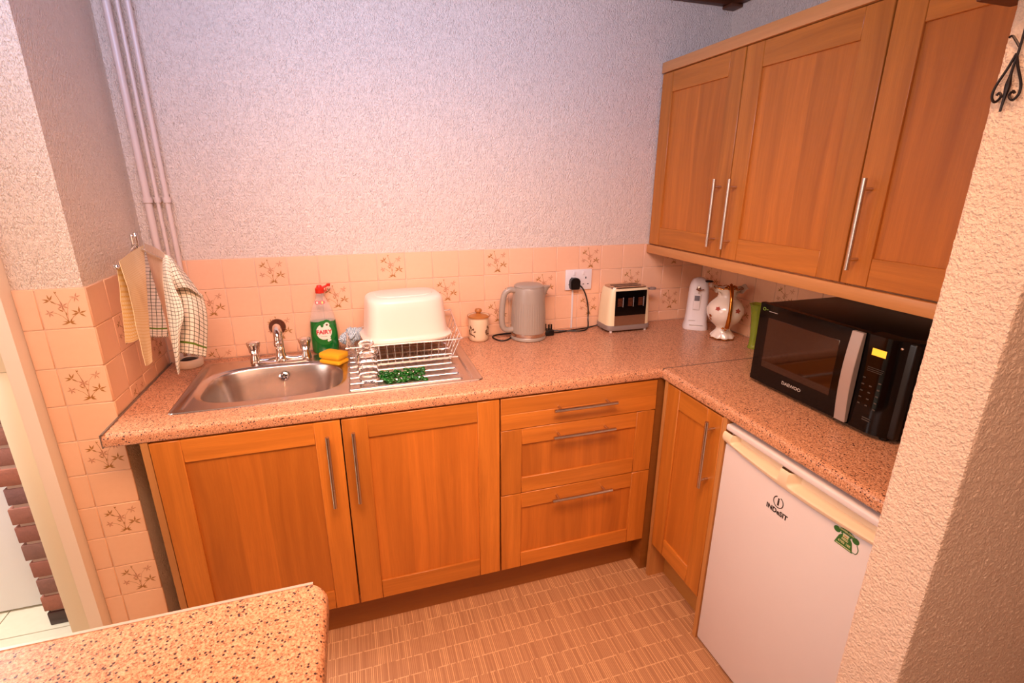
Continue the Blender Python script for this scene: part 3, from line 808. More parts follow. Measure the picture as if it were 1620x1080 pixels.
# ------------------------------------------------------------------ washing-up bottle
t = thing('washing_up_bottle', 'green washing-up liquid bottle with a red cap behind the sink', 'bottle', (.561, -.041, .9145))
K = .55
prof = [(.046, 0), (.050, .006), (.051, .03), (.0515, .07), (.049, .11), (.045, .145), (.038, .175), (.027, .200), (.0165, .222), (.0145, .238)]
def smoothprof(p, z):
    for (ra, za), (rb, zb) in zip(p, p[1:]):
        if za <= z <= zb: return ra+(rb-ra)*(z-za)/(zb-za)
    return p[-1][0]
b = B(); b.loft([(.1285, .0472, .0472*K)]+[(z, r, r*K if z < .19 else r*(K+(1-K)*min(1, (z-.19)/.04))) for r, z in prof[5:]], 36, n=2.2); obj('shell', b, M['clear'], t)
b = B(); b.loft([(z, r, r*K) for r, z in prof[:5]]+[(.128, .0473, .0473*K)], 36, n=2.2); obj('liquid', b, M['liquid'], t, label='dark green liquid filling the lower half')
b = B(); b.lathe([(.0155, .238), (.0165, .240), (.0165, .256), (.012, .260), (.008, .268), (.0, .268)], (0, 0, 0), 28, caps=False)
b.tube([(.010, 0, .258), (.022, 0, .262), (.034, -.002, .270)], .0042, 8); b.lathe([(0, 0), (.0062, .0), (.007, .01), (.0, .011)], (.034, -.002, .263), 14, caps=False)
b.tube([(.016, 0, .246), (.023, 0, .244), (.024, 0, .256)], .002, 6)
obj('cap', b, M['red'], t, label='red flip-top cap')
def front(x, z, e=.0009):
    r = smoothprof(prof, z); q = max(0, 1-abs(x/r)**2.2)
    return (x, -(q**(1/2.2))*r*K-e, z)
def disc(b, cx, cz, rx, rz, e, m, n=32):
    rings = 5; vs = [[b.bm.verts.new(front(cx+rx*(k/rings)*math.cos(2*PI*i/n), cz+rz*(k/rings)*math.sin(2*PI*i/n), e)) for i in range(n)] for k in range(1, rings+1)]
    c = b.bm.verts.new(front(cx, cz, e))
    for i in range(n):
        f = b.bm.faces.new((c, vs[0][i], vs[0][(i+1) % n])); f.material_index = m
        for k in range(rings-1):
            f = b.bm.faces.new((vs[k][i], vs[k+1][i], vs[k+1][(i+1) % n], vs[k][(i+1) % n])); f.material_index = m
b = B(); disc(b, .002, .084, .042, .049, .0010, 0); disc(b, .013, .119, .017, .017, .0011, 0); disc(b, .001, .088, .0285, .031, .0016, 1); disc(b, .014, .116, .0095, .0095, .0019, 1)
disc(b, .014, .116, .004, .004, .0023, 3); disc(b, -.004, .116, .006, .009, .0022, 0)
for dx, dz in ((.016, .058), (.020, .063), (.012, .062), (.021, .054), (.015, .052)): disc(b, dx, dz, .004, .004, .0021, 1, 12)
add_text(b, 'FAIRY', .0225, lambda x, y, z: front(.001+x, .087+y, .0022+z), 2, bold=.0008, sx=.98)
b.tube([front(-.012+.002*k, .071, .002) for k in range(13)], .0006, 4, 3)
obj('front_label', b, [M['green_lab'], M['cream_lab'], M['red_ink'], M['leafbrown']], t, label='green and cream round label with red lettering')
b = B(); disc(b, -.013, .203, .0085, .008, .0015, 0, 20); disc(b, .003, .203, .014, .0078, .0017, 0, 20); disc(b, -.013, .203, .004, .0045, .0022, 1, 14); disc(b, .006, .203, .003, .005, .0024, 2, 14)
obj('neck_sticker', b, [M['red'], M['cream_lab'], M['lcd']], t, label='red neck sticker')

# sponge
t = thing('sponge', 'yellow sponge scourer beside the sink bowl', 'sponge', (.594, -.178, .9130), math.radians(-38))
b = B(); b.loft([(0, .044, .029), (.002, .047, .032), (.010, .047, .032), (.0125, .0445, .030), (.0145, .040, .026), (.0175, .040, .026), (.0195, .045, .030), (.022, .047, .032), (.037, .047, .032), (.039, .045, .030)], 48, n=7)
obj('foam', b, M['sponge'], t, angle=60)

# ------------------------------------------------------------------ dish rack, bowl, cloth
t = thing('dish_rack', 'chrome wire dish rack standing on the drainer', 'rack', (.86, -.18, .918))
z1, z0 = 1.000, .926
b = B()
rim = [(.662, -.300, z1), (.85, -.300, z1), (1.045, -.303, z1), (1.062, -.28, z1), (1.066, -.17, z1+.012), (1.066, -.068, z1+.045), (1.052, -.048, z1+.05), (.86, -.045, z1+.02), (.67, -.045, z1), (.650, -.06, z1), (.648, -.17, z1), (.648, -.285, z1)]
b.tube(rim, .0030, 8, closed=True, smooth=5)
obj('rim', b, M['wire'], t, world=True)
b = B()
base = [(.69, -.288, z0), (1.018, -.288, z0), (1.03, -.27, z0), (1.03, -.08, z0), (1.018, -.07, z0), (.69, -.07, z0), (.676, -.08, z0), (.676, -.27, z0)]
b.tube(base, .0026, 8, closed=True, smooth=3)
for y in (-.25, -.18, -.11): b.tube([(.676, y, z0), (1.03, y, z0)], .002, 6)
obj('base_frame', b, M['wire'], t, world=True)
for i in range(14):
    x = .676+.0262*i+.006
    b = B(); b.tube([(x+(x-.85)*.04, -.300, z1), (x, -.289, z0), (x, -.18, z0-.002), (x, -.07, z0), (x+(x-.85)*.03, -.046, z1+.014*max(0, (x-.8)/.2))], .0016, 6); obj('wire', b, M['wire'], t, world=True)
for i in range(6):
    y = -.27+.038*i
    for xa, xb, za in ((.648, .676, z1), (1.065, 1.03, z1+.05*max(0, (y+.24)/.2))):
        b = B(); b.tube([(xa, y, za), (xb, y, z0)], .0016, 6); obj('wire', b, M['wire'], t, world=True)
# cutlery divider
b = B()
for y in (-.292, -.25, -.20, -.15): b.tube([(.757, y, z1-.006), (.737, y, z0+.004), (.722, y, z1-.006)], .0016, 6)
b.tube([(.757, -.295, z1-.004), (.757, -.05, z1-.004)], .0022, 6); b.tube([(.722, -.295, z1-.004), (.722, -.05, z1-.004)], .0022, 6)
obj('divider', b, M['wire'], t, world=True)
for x in (.69, 1.02):
    for y in (-.27, -.085): obj('foot', B().lathe([(.004, 0), (.004, z0-.913-.001)], (x, y, .9135), 8), M['white_pl'], t, world=True)

t = thing('washing_up_bowl', 'cream plastic washing-up bowl upturned on the dish rack', 'bowl', (.868, -.152, .998), math.radians(6))
def shrink(z): return z
b = B()
n_ = 5.0
out_ = [(-.006, .166, .128), (.0, .170, .132), (.004, .170, .132), (.007, .158, .120), (.02, .1545, .1165), (.07, .150, .112), (.12, .145, .107), (.140, .143, .105), (.150, .139, .101), (.156, .132, .094), (.159, .124, .086)]
b.loft([q+(0, 0, 3.6) for q in out_], 72)
# open underside: drop the lowest cap and the top gets a shallow raised foot
bf = [f for f in b.bm.faces if len(f.verts) == 72 and f.calc_center_median().z < 0]
bmesh.ops.delete(b.bm, geom=bf, context='FACES')
obj('bowl_body', b, M['basin'], t, angle=70)
b = B(); b.loft([(.1585, .108, .07, 0, 0, 3), (.161, .107, .069, 0, 0, 3), (.162, .103, .065, 0, 0, 3)], 56); obj('bowl_foot', b, M['basin'], t)

# crumpled dishcloth
b = B(); L_ = b.bm.loops.layers.uv.verify()
r_ = bmesh.ops.create_icosphere(b.bm, subdivisions=5, radius=1)
for v in b.bm.verts:
    p = v.co.copy(); n = noise.noise(p*1.6+Vector((3, 1, 7)))*.55+abs(noise.noise(p*3.3))*.5+noise.noise(p*7)*.12
    k = .80+n*.55
    v.co = Vector((p.x*.046*k+.01*math.sin(3*p.z), p.y*.030*k, p.z*.037*k))
for f in b.bm.faces:
    for lp in f.loops: q = lp.vert.co; lp[L_].uv = (q.x+q.y*.7, q.z+q.y*.4)
solo('dishcloth', b, M['cloth_blue'], 'crumpled blue and white mesh dishcloth behind the dish rack', 'cloth', (.664, -.085, .983), world=False, angle=60)

# glass storage jar
t = thing('glass_jar', 'clear glass jar with a knobbed stopper on the drainer', 'jar', (.712, -.402, .9145))
b = B(); b.lathe([(.0, 0), (.030, 0), (.0325, .004), (.0325, .075), (.030, .084), (.034, .088), (.034, .094), (.030, .096), (.0275, .092), (.0275, .084), (.0295, .074), (.0295, .008), (.0, .006)], (0, 0, 0), 40, caps=False)
obj('jar_body', b, M['glass'], t)
b = B(); b.lathe([(0, .086), (.0255, .087), (.0255, .098), (.032, .0985), (.0325, .104), (.022, .107), (.013, .111), (.013, .120), (.0255, .125), (.0265, .131), (.022, .136), (0, .137)], (0, 0, 0), 40, caps=False)
obj('stopper', b, M['glass'], t)
# green glass pebbles
b = B(); b.lathe([(0, 0), (.006, 0), (.0085, .0022), (.0085, .004), (.006, .0070), (.0025, .0082), (0, .0084)], (0, 0, 0), 16, caps=False)
pm = mk('glass_pebble', b, M['green_glass'], 80)
spots = []; tries = 0
while len(spots) < 46 and tries < 6000:
    tries += 1; u = random.random(); x = .752+.152*u; y = -.392-.012*u+random.gauss(0, .026)
    if not (-.462 < y < -.335): continue
    if math.hypot(x-.712, y+.402) < .045: continue
    if all((x-a)**2+(y-c)**2 > .0158**2 for a, c, z in spots): spots.append((x, y, .9125))
lay2 = 0
for k in range(400):
    i = random.randrange(len(spots)); a, c, z = spots[i]; x, y = a+random.uniform(-.008, .008), c+random.uniform(-.008, .008)
    if lay2 < 9 and z < .92 and abs(y+.395) < .02 and all((x-p)**2+(y-q)**2 > .0165**2 for p, q, zz in spots if zz > .92): spots.append((x, y, .9215)); lay2 += 1
for (x, y, z) in spots:
    o = bpy.data.objects.new('glass_pebble', pm); COL.objects.link(o)
    o.location = (x, y, max(z, sink_z(x, y)+.0012)); o.rotation_euler = (random.uniform(-.15, .15), random.uniform(-.15, .15), 0)
    k = random.uniform(.9, 1.2); o.scale = (k, k*random.uniform(.85, 1.1), k)
    o['label'] = 'small green glass pebble in the heap on the drainer'; o['category'] = 'pebble'; o['group'] = 'green glass pebbles on the drainer'

# ------------------------------------------------------------------ canister
t = thing('storage_jar', 'small stoneware jar with a brown lid and leaf print', 'jar', (1.186, -.056, .9105))
R_ = .0435
b = B(); b.lathe([(.036, 0), (.041, .004), (.0430, .014), (R_, .05), (R_, .088), (.042, .098), (.0465, .103), (.0475, .108), (.045, .110), (.041, .106), (.041, .10)], (0, 0, 0), 40)
obj('pot', b, M['pot'], t)
b = B(); b.lathe([(.0405, .104), (.040, .108), (.030, .112), (.014, .115), (.009, .118), (.010, .122), (.0150, .127), (.0155, .133), (.012, .138), (0, .139)], (0, 0, 0), 36)
b.lathe([(.046, .103), (.0482, .106), (.0482, .109), (.046, .111)], (0, 0, 0), 40, caps=False)
obj('pot_lid', b, M['pot_brown'], t, label='brown glazed lid with knob')
b = B()
def wrap(ang0, x, y, sc, e=.0006): a = ang0+x*sc/R_; return ((R_+e)*math.cos(a), (R_+e)*math.sin(a), .022+y*sc)
for a0 in (math.radians(-150), math.radians(-42)):
    for k in range(14):
        ang = math.radians(20+k*47); cx_, cy_ = .5+.28*math.cos(k*2.1), .5+.36*math.sin(k*1.7)
        pts = []
        for tt, ww in ((0, 0), (.3, -.06), (.7, -.05), (1, 0), (.7, .05), (.3, .06)):
            lx, ly_ = tt*.3, ww; pts.append(wrap(a0, cx_+lx*math.cos(ang)-ly_*math.sin(ang)-.5, cy_+lx*math.sin(ang)+ly_*math.cos(ang), .044))
        b.poly(pts)
    b.tube([wrap(a0, x, y, .044) for x, y in ((-.1, .05), (.02, .3), (0, .55), (.1, .9))], .0007, 5, smooth=4)
obj('leaf_print', b, M['leafbrown'], t)

# ------------------------------------------------------------------ kettle
t = thing('kettle', 'grey ribbed electric kettle on its base', 'kettle', (1.402, -.088, .9105))
def kr(z):  # radius by height
    pts = [(0, .0755), (.03, .0755), (.06, .0755), (.12, .074), (.17, .0705), (.205, .067), (.225, .0655)]
    for (a, ra), (c, rc_) in zip(pts, pts[1:]):
        if a <= z <= c: return ra+(rc_-ra)*(z-a)/(c-a)
    return .0655
b = B(); b.lathe([(kr(z), z) for z in [.030, .04, .06, .08, .10, .12, .14, .16]]+[(kr(.166), .166)], (0, 0, 0), 252, rf=lambda a, z: 1-(.013*(.5+.5*math.cos(42*a))**2 if .032 < z < .165 else 0))
b.lathe([(kr(.165), .1655), (kr(.18), .18), (kr(.2), .2), (kr(.225), .225), (.064, .228)], (0, 0, 0), 64)
bd = obj('kettle_body', b, M['grey_pl'], t, angle=50)
b = B(); b.lathe([(.0765, .018), (.0772, .020), (.0768, .032), (.0755, .033)], (0, 0, 0), 64); obj('steel_band', b, M['rod'], t, label='polished steel band')
b = B(); b.lathe([(.072, 0), (.0775, .003), (.078, .010), (.0755, .0145), (.074, .0175)], (0, 0, 0), 64); obj('power_base', b, M['grey_pl'], t)
b = B(); b.lathe([(.063, .2282), (.0635, .232), (.057, .238), (.035, .2415), (0, .2425)], (0, 0, 0), 56, caps=False); obj('kettle_lid', b, M['grey_pl'], t)
b = B()
def spout(u, v):
    a = (u-.5)*1.15; z = .165+.062*v; r0 = kr(z); ext = .034*v**1.5*max(0, math.cos(a*2.7))
    return ((r0-.001+ext)*math.cos(a)+.0, (r0-.001+ext)*math.sin(a)*(1-.35*v), z)
b.grid(spout, 14, 10); b.poly([spout(i/14, 1) for i in range(15)]); obj('kettle_spout', b, M['grey_pl'], t)
b = B(); b.tube([(-.058, -.004, .214), (-.085, -.004, .220), (-.108, -.004, .205), (-.118, -.004, .165), (-.122, -.004, .10), (-.117, -.004, .06), (-.098, -.004, .044), (-.070, -.004, .046)], .0125, 14, smooth=6)
h_ = obj('kettle_handle', b, M['grey_pl'], t)
b = B(); b.box(-.106, -.086, -.012, .004, .222, .2262, .002); obj('lid_button', b, M['rod'], h_, label='steel button')
b = B(); b.tube([(-.070, .012, .006), (-.105, -.02, .0035), (-.135, -.018, .0035), (-.150, .018, .0035), (-.148, .050, .0035), (-.12, .068, .0035), (-.06, .074, .0035), (.03, .0745, .0035), (.12, .06, .0035), (.20, .035, .0035), (.262, .015, .004), (.300, .025, .012), (.315, .055, .05), (.316, .062, .10), (.300, .056, .155), (.277, .050, .195), (.255, .052, .213)], .0034, 8, smooth=6)
obj('power_cord', b, M['black_pl'], t, label='black power cord')
b = B(); b.prism([(-.020, -.024), (.020, -.024), (.023, -.008), (.023, .018), (.012, .028), (-.012, .028), (-.023, .018), (-.023, -.008)], 0, .028, 'z')
bmesh.ops.bevel(b.bm, geom=[e for e in b.bm.edges if e.calc_length() > .01], offset=.003, segments=2, affect='EDGES')
bmesh.ops.transform(b.bm, matrix=Matrix.Translation((.242, .0745, .214)) @ Matrix.Rotation(PI/2, 4, 'X'), verts=b.bm.verts)
obj('plug', b, M['black_pl'], t, label='black three-pin plug in the socket')

# socket
t = thing('wall_socket', 'white double plug socket on the tiles between kettle and toaster', 'socket', (1.668, -.0066, 1.14))
b = B(); b.box(-.064, .066, -.009, 0, -.046, .048, .003); fr_ = obj('face_plate', b, M['white_pl'], t)
b = B()
for sx in (-.034, .036):
    b.box(sx-.0025, sx+.0025, -.0094, -.0088, .004, .013); b.box(sx-.015, sx-.008, -.0094, -.0088, -.022, -.018); b.box(sx+.008, sx+.015, -.0094, -.0088, -.022, -.018)
obj('pin_hole', b, M['ink'], fr_)
for sx in (-.022, .022): obj('rocker_switch', B().box(sx-.0055, sx+.0055, -.0125, -.0085, .022, .040, .001), M['white_pl'], fr_)
b = B(); b.box(1.640, 1.648, -.0105, -.0064, .9115, 1.0932, .001); solo('cable_trunking', b, M['white_pl'], 'thin white cable strip below the double socket', 'trunking', (1.644, -.0064, .9115))

# ------------------------------------------------------------------ toaster
t = thing('toaster', 'cream two-slot toaster with a black window front', 'toaster', (1.876, -.0765, .9105))
b = B(); b.loft([(.009, .106, .062, 0, 0, 6), (.012, .111, .066, 0, 0, 6), (.026, .112, .067, 0, 0, 6), (.033, .110, .065, 0, 0, 6)], 60); obj('toaster_base', b, M['toast_grey'], t, label='grey base')
b = B(); b.loft([(.033, .108, .0635, 0, 0, 6), (.08, .107, .063, 0, 0, 6), (.15, .102, .060, 0, 0, 6), (.19, .097, .057, 0, 0, 6), (.200, .093, .054, 0, 0, 6)], 64); obj('toaster_body', b, M['toast_cream'], t, angle=50)
b = B(); b.loft([(.2, .088, .050, 0, 0, 6), (.206, .087, .049, 0, 0, 6)], 48)
obj('top_plate', b, M['rod'], t, label='steel top plate')
b = B()
for y in (-.018, .014): b.box(-.068, .068, y-.008, y+.008, .2062, .2068)
obj('slot', b, M['ink'], t)
def fp(x, z, e): # front face slope
    yb = -(.0635-(.0035 if z > .15 else 0)-max(0, z-.033)*.02)
    return yb-e
b = B()
def glass(u, v): x = -.082+.158*u; z = .080+.112*v; z = max(z, .080+.018*(1-(2*u-1)**2)*-1+.0) if v == 0 else z; return (x, -.0662+(.0045*(z-.033)/.16), z)
b.grid(glass, 16, 8); fpn = obj('front_window', b, M['black_gl'], t, label='gloss black window panel')
b = B(); b.grid(lambda u, v: (-.082+.158*u, -.0665+(.0045*(.0015+.158*v)/.16), .0345+.158*v), 4, 4); obj('front_plate', b, M['rod'], t, label='polished steel front plate')
# move plate behind window
bpy.data.objects[fpn.name].location.y = -.0012
b = B()
for k in range(3):
    xc = -.058+.052*k
    for j in range(7): b.box(xc-.012, xc+.010, -.0618+.0000*j, -.0610, .124+.0055*j, .1262+.0055*j)
    for j in range(8): b.box(xc+.0135, xc+.0165, -.0622, -.0612, .120+.0056*j, .1232+.0056*j, m=1)
bmesh.ops.translate(b.bm, verts=b.bm.verts, vec=(0, -.0034, 0))
obj('window_grille', b, [plain('warm_brown_bars', (120, 60, 34), .4), M['whiteink']], t)  # grille bars are a flat warm brown, without emission
b = B(); b.tube([(.100, -.01, .188), (.150, -.012, .186)], .0035, 8); b.loft([(.180, .016, .012, .135, -.012), (.186, .018, .013, .137, -.012), (.190, .014, .010, .137, -.012)], 20); obj('lever', b, M['toast_grey'], t)
for x in (-.088, .088):
    for y in (-.05, .045): obj('foot', B().lathe([(.006, 0), (.0075, .009)], (x, y, 0), 12), M['white_pl'], t)
b = B(); b.tube([(-.108, .040, .014), (-.16, .045, .0035), (-.24, .030, .0035), (-.32, .012, .0035), (-.352, .002, .008)], .0032, 8, smooth=6); obj('power_cord', b, M['black_pl'], t)
b = B(); b.box(-.398, -.352, -.020, .022, .0005, .026, .005, seg=2)
for dx, hh in ((-.388, .052), (-.372, .048), (-.360, .048)): b.box(dx-.003, dx+.003, -.003, .003, .022, hh)
obj('plug', b, M['black_pl'], t, label='black plug lying pins up on the worktop')

# ------------------------------------------------------------------ can opener
t = thing('can_opener', 'white electric can opener standing in the corner', 'can opener', (2.212, -.165, .9105), math.radians(-34))
b = B(); b.loft([(0, .056, .052), (.006, .0565, .0525), (.022, .054, .050), (.034, .0505, .045), (.09, .0475, .041), (.15, .0455, .038), (.19, .0435, .036), (.214, .039, .032), (.230, .030, .024), (.238, .016, .012), (.240, .004, .003)], 48, n=3.2)
bd = obj('opener_body', b, M['white_pl'], t, angle=60)
b = B(); b.box(-.022, .008, -.0445, -.040, .095, .170, .0035, seg=3); sl = obj('slide_frame', b, M['white_pl'], t)
b = B(); b.box(-.019, .004, -.0458, -.0442, .138, .162, .001); obj('slider', b, plain('grey_slider', (110, 106, 110), .35), sl, label='grey slider button')
b = B(); b.lathe([(.0, 0), (.010, 0), (.009, .012), (.0, .013)], (0, 0, 0), 16, caps=False); bmesh.ops.transform(b.bm, matrix=Matrix.Translation((-.006, -.034, .196)) @ Matrix.Rotation(PI/2, 4, 'X'), verts=b.bm.verts)
b.tube([(-.016, -.048, .192), (-.004, -.050, .186), (.018, -.046, .192)], .003, 8); b.tube([(-.004, -.048, .186), (-.004, -.05, .174)], .0035, 8)
obj('cutting_wheel', b, M['chrome'], t)
b = B(); b.loft([(.222, .020, .009, .034, -.016), (.226, .022, .010, .036, -.016), (.231, .016, .007, .034, -.016)], 20); obj('lever', b, M['black_pl'], t, label='dark lever')
b = B(); b.tube([(-.030, -.0535, .0255), (.030, -.0535, .0255)], .0014, 6); b.box(-.034, -.006, -.0472, -.0455, .0440, .0462); obj('maker_print', b, M['whiteink'], t)

# ------------------------------------------------------------------ china jug
t = thing('china_jug', 'cream china jug with gold handle and frilled neck', 'jug', (2.222, -.340, .9138), math.radians(-30))
t.scale = (1.08, 1.08, 1.04)
jp = [(.040, .0), (.046, .004), (.044, .012), (.034, .026), (.027, .036), (.028, .046), (.042, .060), (.058, .078), (.068, .098), (.0715, .116), (.068, .134), (.058, .150), (.045, .164), (.036, .174), (.032, .184), (.034, .198), (.040, .212)]
def fr2(a, z):
    k = 0
    if z < .014: k = .05*math.cos(9*a)
    if z > .175: k = (.30*(abs(math.cos(a))**3)+.05*math.cos(7*a))*(z-.175)/.035
    return 1+k
b = B(); b.lathe(jp+[(.036, .210), (.030, .196)], (0, 0, 0), 72, rf=fr2); obj('jug_body', b, M['china'], t, angle=60)
b = B()
for r, z in ((.0465, .002), (.0405, .213)):
    b.tube([(r*fr2(a, z)*math.cos(a), r*fr2(a, z)*math.sin(a), z+(.002*math.sin(9*a))) for a in [2*PI*k/72 for k in range(72)]], .0020, 6, closed=True)
obj('gold_rim', b, M['gold'], t, label='gold edging on foot and frill')
b = B(); b.tube([(0, -.060, .056), (0, -.078, .075), (.001, -.088, .12), (.001, -.083, .17), (.002, -.065, .205), (.002, -.044, .222), (.001, -.03, .214)], lambda u: .0078+.001*math.sin(3*PI*u), 12, smooth=6)
for x, z in ((-.010, .046), (.009, .048), (0, .040)): b.lathe([(0, -.006), (.0065, 0), (0, .006)], (x, -.046, z+.004), 10, caps=False)
for x, z in ((-.010, .226), (.012, .227), (0, .234), (.02, .22), (-.018, .220)): b.lathe([(0, -.007), (.007, 0), (0, .007)], (x, -.047, z), 10, caps=False)
obj('jug_handle', b, M['gold'], t, label='tall gold handle')
b = B()
for sx in (-1, 1):
    def wing(u, v, sx=sx): return (sx*(.026+.046*u), -.014+.012*math.sin(PI*u)+.045*(v-.5), .184+.042*u*(1-.3*u)+.024*v*math.sin(PI*u)+.007*math.sin(9*u))
    b.grid(wing, 12, 6)
    for f in b.bm.faces: pass
g = bmesh.ops.solidify(b.bm, geom=list(b.bm.faces), thickness=.003)
obj('frill', b, M['china'], t, angle=60)
for a0, z0_, sc in ((-125, .135, .012), (-60, .130, .014), (-158, .085, .012), (-22, .082, .012), (-150, .1, .01), (-28, .1, .011)):
    b = B(); cc = b.bm
    for k in range(5):
        an = 2*PI*k/5; pts = []
        for tt, ww in ((0, 0), (.5, -.35), (1, 0), (.5, .35)):
            lx = (tt*math.cos(an)-ww*math.sin(an))*sc; lz = (tt*math.sin(an)+ww*math.cos(an))*sc*.8
            z = z0_+lz
            r = None
            for (ra, za), (rb, zb) in zip(jp, jp[1:]):
                if za <= z <= zb: r = ra+(rb-ra)*(z-za)/(zb-za)
            a = math.radians(a0)+lx/.07; pts.append(((r+.0012)*math.cos(a), (r+.0012)*math.sin(a), z))
        b.poly(pts, 0 if z0_ > .11 else 1)
    bmesh.ops.remove_doubles(b.bm, verts=b.bm.verts, dist=.0002)
    obj('rose_print', b, [M['rosebud'], M['gold']], t)

# green vase
t = thing('glass_vase', 'slim lime green crackled glass vase half behind the microwave', 'vase', (2.248, -.498, .9105))
b = B(); b.lathe([(.021, 0), (.023, .004), (.0185, .012), (.0175, .05), (.021, .10), (.025, .145), (.030, .175), (.036, .187), (.033, .1865), (.024, .16), (.018, .12), (.015, .05), (.0, .02)], (0, 0, 0), 48, rf=lambda a, z: 1+.06*math.cos(6*a+z*60)*(z > .02)+.03*math.sin(11*a-z*90), caps=False)
obj('vase_body', b, M['lime_glass'], t, angle=70)

# ------------------------------------------------------------------ microwave
t = thing('microwave', 'black microwave with silver handle strip on the right worktop', 'microwave', (2.15, -1.02, .9105))
MX = 1.970
b = B(); b.box(MX+.022, 2.335, -1.270, -.785, .924, 1.187, .006, seg=3); obj('casing', b, M['black_pl'], t, world=True)
# front: door and panel with a rounded right corner
def arc_front(y0, y1, z0, z1, x_at, th, n=20, m=0, b=None):
    b = b or B(); ys = [y0+(y1-y0)*k/n for k in range(n+1)]
    pts = [(x_at(y), y) for y in ys]+[(x_at(y)+th, y) for y in reversed(ys)]
    b.prism(pts, z0, z1, 'z', m); return b
def xf(y):
    d = max(0, -y-1.205); return MX+ (d*d)*9.5
def xg(y): return xf(y)-.0012
b = arc_front(-1.158, -.784, .924, 1.189, lambda y: xf(y), .0215, 16)
bmesh.ops.bevel(b.bm, geom=[e for e in b.bm.edges if all(v.co.x < MX+.002 for v in e.verts) and e.calc_length() > .1], offset=.004, segments=2, affect='EDGES')
dr = obj('door', b, M['black_gl'], t, world=True)
b = B(); b.box(MX-.0009, MX+.002, -1.086, -.828, .980, 1.147, .0005, seg=1); obj('window', b, M['mw_glass'], dr, world=True, label='smoked brown door window')
b = B(); pts = []
def hx(z): return MX-.012-.010*math.sin(PI*(z-.93)/.26)
zs = [.930+.258*k/12 for k in range(13)]
b.prism([(hx(z), z) for z in zs]+[(MX-.0015, z) for z in reversed(zs)], -1.157, -1.1235, 'y')
bmesh.ops.bevel(b.bm, geom=[e for e in b.bm.edges if abs(e.verts[0].co.y-e.verts[1].co.y) < 1e-5], offset=.0012, segments=1, affect='EDGES')
obj('handle', b, M['silver'], dr, world=True, label='silver bowed handle strip')
b = B(); add_text(b, 'DAEWOO', .0145, lambda x, y, z: (MX-.0004-z, -.957-x, .9555+y), bold=.0002, sx=1.1); b.box(MX-.0006, MX+.001, -.860, -.826, 1.1665, 1.1678)
obj('door_print', b, M['whiteink'], dr, world=True)
b = B(); b.tube([(MX-.0008, -.806+.0055*math.cos(a), 1.171+.0045*math.sin(a)) for a in [2*PI*k/20 for k in range(20)]], .0009, 5, closed=True); b.tube([(MX-.0008, -.815, 1.170), (MX-.0008, -.822, 1.171)], .0009, 5)
obj('eco_mark', b, M['greenink'], dr, world=True, label='small green ring mark')
b = arc_front(-1.272, -1.1595, .924, 1.189, xf, .05, 20)
pn = obj('control_panel', b, M['black_gl'], t, world=True)
b = arc_front(-1.2165, -1.1805, 1.137, 1.1555, xg, .001, 6); obj('display', b, M['lcd'], pn, world=True, label='amber lit display')
b = B()
for r in range(5):
    for c in range(3):
        y = -1.176-.021*c; z = 1.072-.0185*r-.004*(c == 2)
        if c == 1 and r in (0,): continue
        b.box(xg(y)-.0006, xg(y)+.0008, y-.0035, y+.0035, z-.0016, z+.0016)
for k in range(3): b.box(xg(-1.2)-.0002, xg(-1.2)+.001, -1.222+.002*k, -1.178, 1.103-.005*k, 1.1040-.005*k)
for dz in (0, .006): b.box(xg(-1.205)-.0002, xg(-1.205)+.001, -1.216, -1.194, .957+dz, .9595+dz)
obj('button', b, plain('dim_print', (74, 66, 60), .4), pn, world=True)
b = B(); b.lathe([(0, 0), (.0035, 0), (.003, .002), (0, .0025)], (0, 0, 0), 12, caps=False); bmesh.ops.transform(b.bm, matrix=Matrix.Translation((xf(-1.243)-.0002, -1.243, 1.170)) @ Matrix.Rotation(-PI/2, 4, 'Y'), verts=b.bm.verts); obj('indicator', b, M['chrome'], pn, world=True)
for x in (2.01, 2.3):
    for y in (-.82, -1.235): obj('foot', B().lathe([(.011, 0), (.013, .0138)], (x, y, .9105), 14), M['black_pl'], t, world=True)

# ------------------------------------------------------------------ cream dish at the left
t = thing('cream_dish', 'small cream round dish with a dark disc inside, left of the sink', 'dish', (.087, -.066, .9112))
b = B(); b.lathe([(.040, 0), (.044, .004), (.0455, .022), (.044, .027), (.034, .030), (.031, .028), (.030, .012), (0, .011)], (0, 0, 0), 40, sx=1.0, sy=.95, caps=False); b.lathe([(.0, 0), (.040, 0)], (0, 0, 0), 40, caps=False, sy=.95); obj('dish_body', b, M['cream_pl'], t)
b = B(); b.lathe([(.0295, .0115), (.0295, .024), (.02, .030), (0, .031)], (0, 0, 0), 30, sy=.95, caps=False); obj('dark_insert', b, M['black_pl'], t, label='black domed disc')  # black domed disc filling the middle of the dish

# ------------------------------------------------------------------ towel rail and towels
t = thing('towel_rail', 'chrome swivel towel rail on the left wall', 'rail', (0, -.092, 1.36))
b = B(); b.box(.0005, .006, -.010, .010, -.030, .034, .002); b.tube([(.012, 0, -.024), (.012, 0, .028)], .0075, 14); b.lathe([(0, .028), (.0085, .029), (.006, .038), (0, .041)], (.012, 0, 0), 14, caps=False)
obj('bracket', b, M['chrome'], t)
E1 = Vector((.080, -.457, 1.347)); E2 = Vector((.186, -.412, 1.352)); OG = Vector((0, -.092, 1.36))
for e in (E1, E2):
    q = e-OG; b = B(); b.tube([(.012, -.004, 0 if e is E1 else -.006), tuple(q-Vector((0, 0, .008)))], .0032, 10)
    b.lathe([(0, -.0075), (.0055, -.005), (.0078, 0), (.0055, .005), (0, .0075)], tuple(q-Vector((0, 0, .008))), 16, caps=False)
    obj('rail_arm', b, M['chrome'], t)
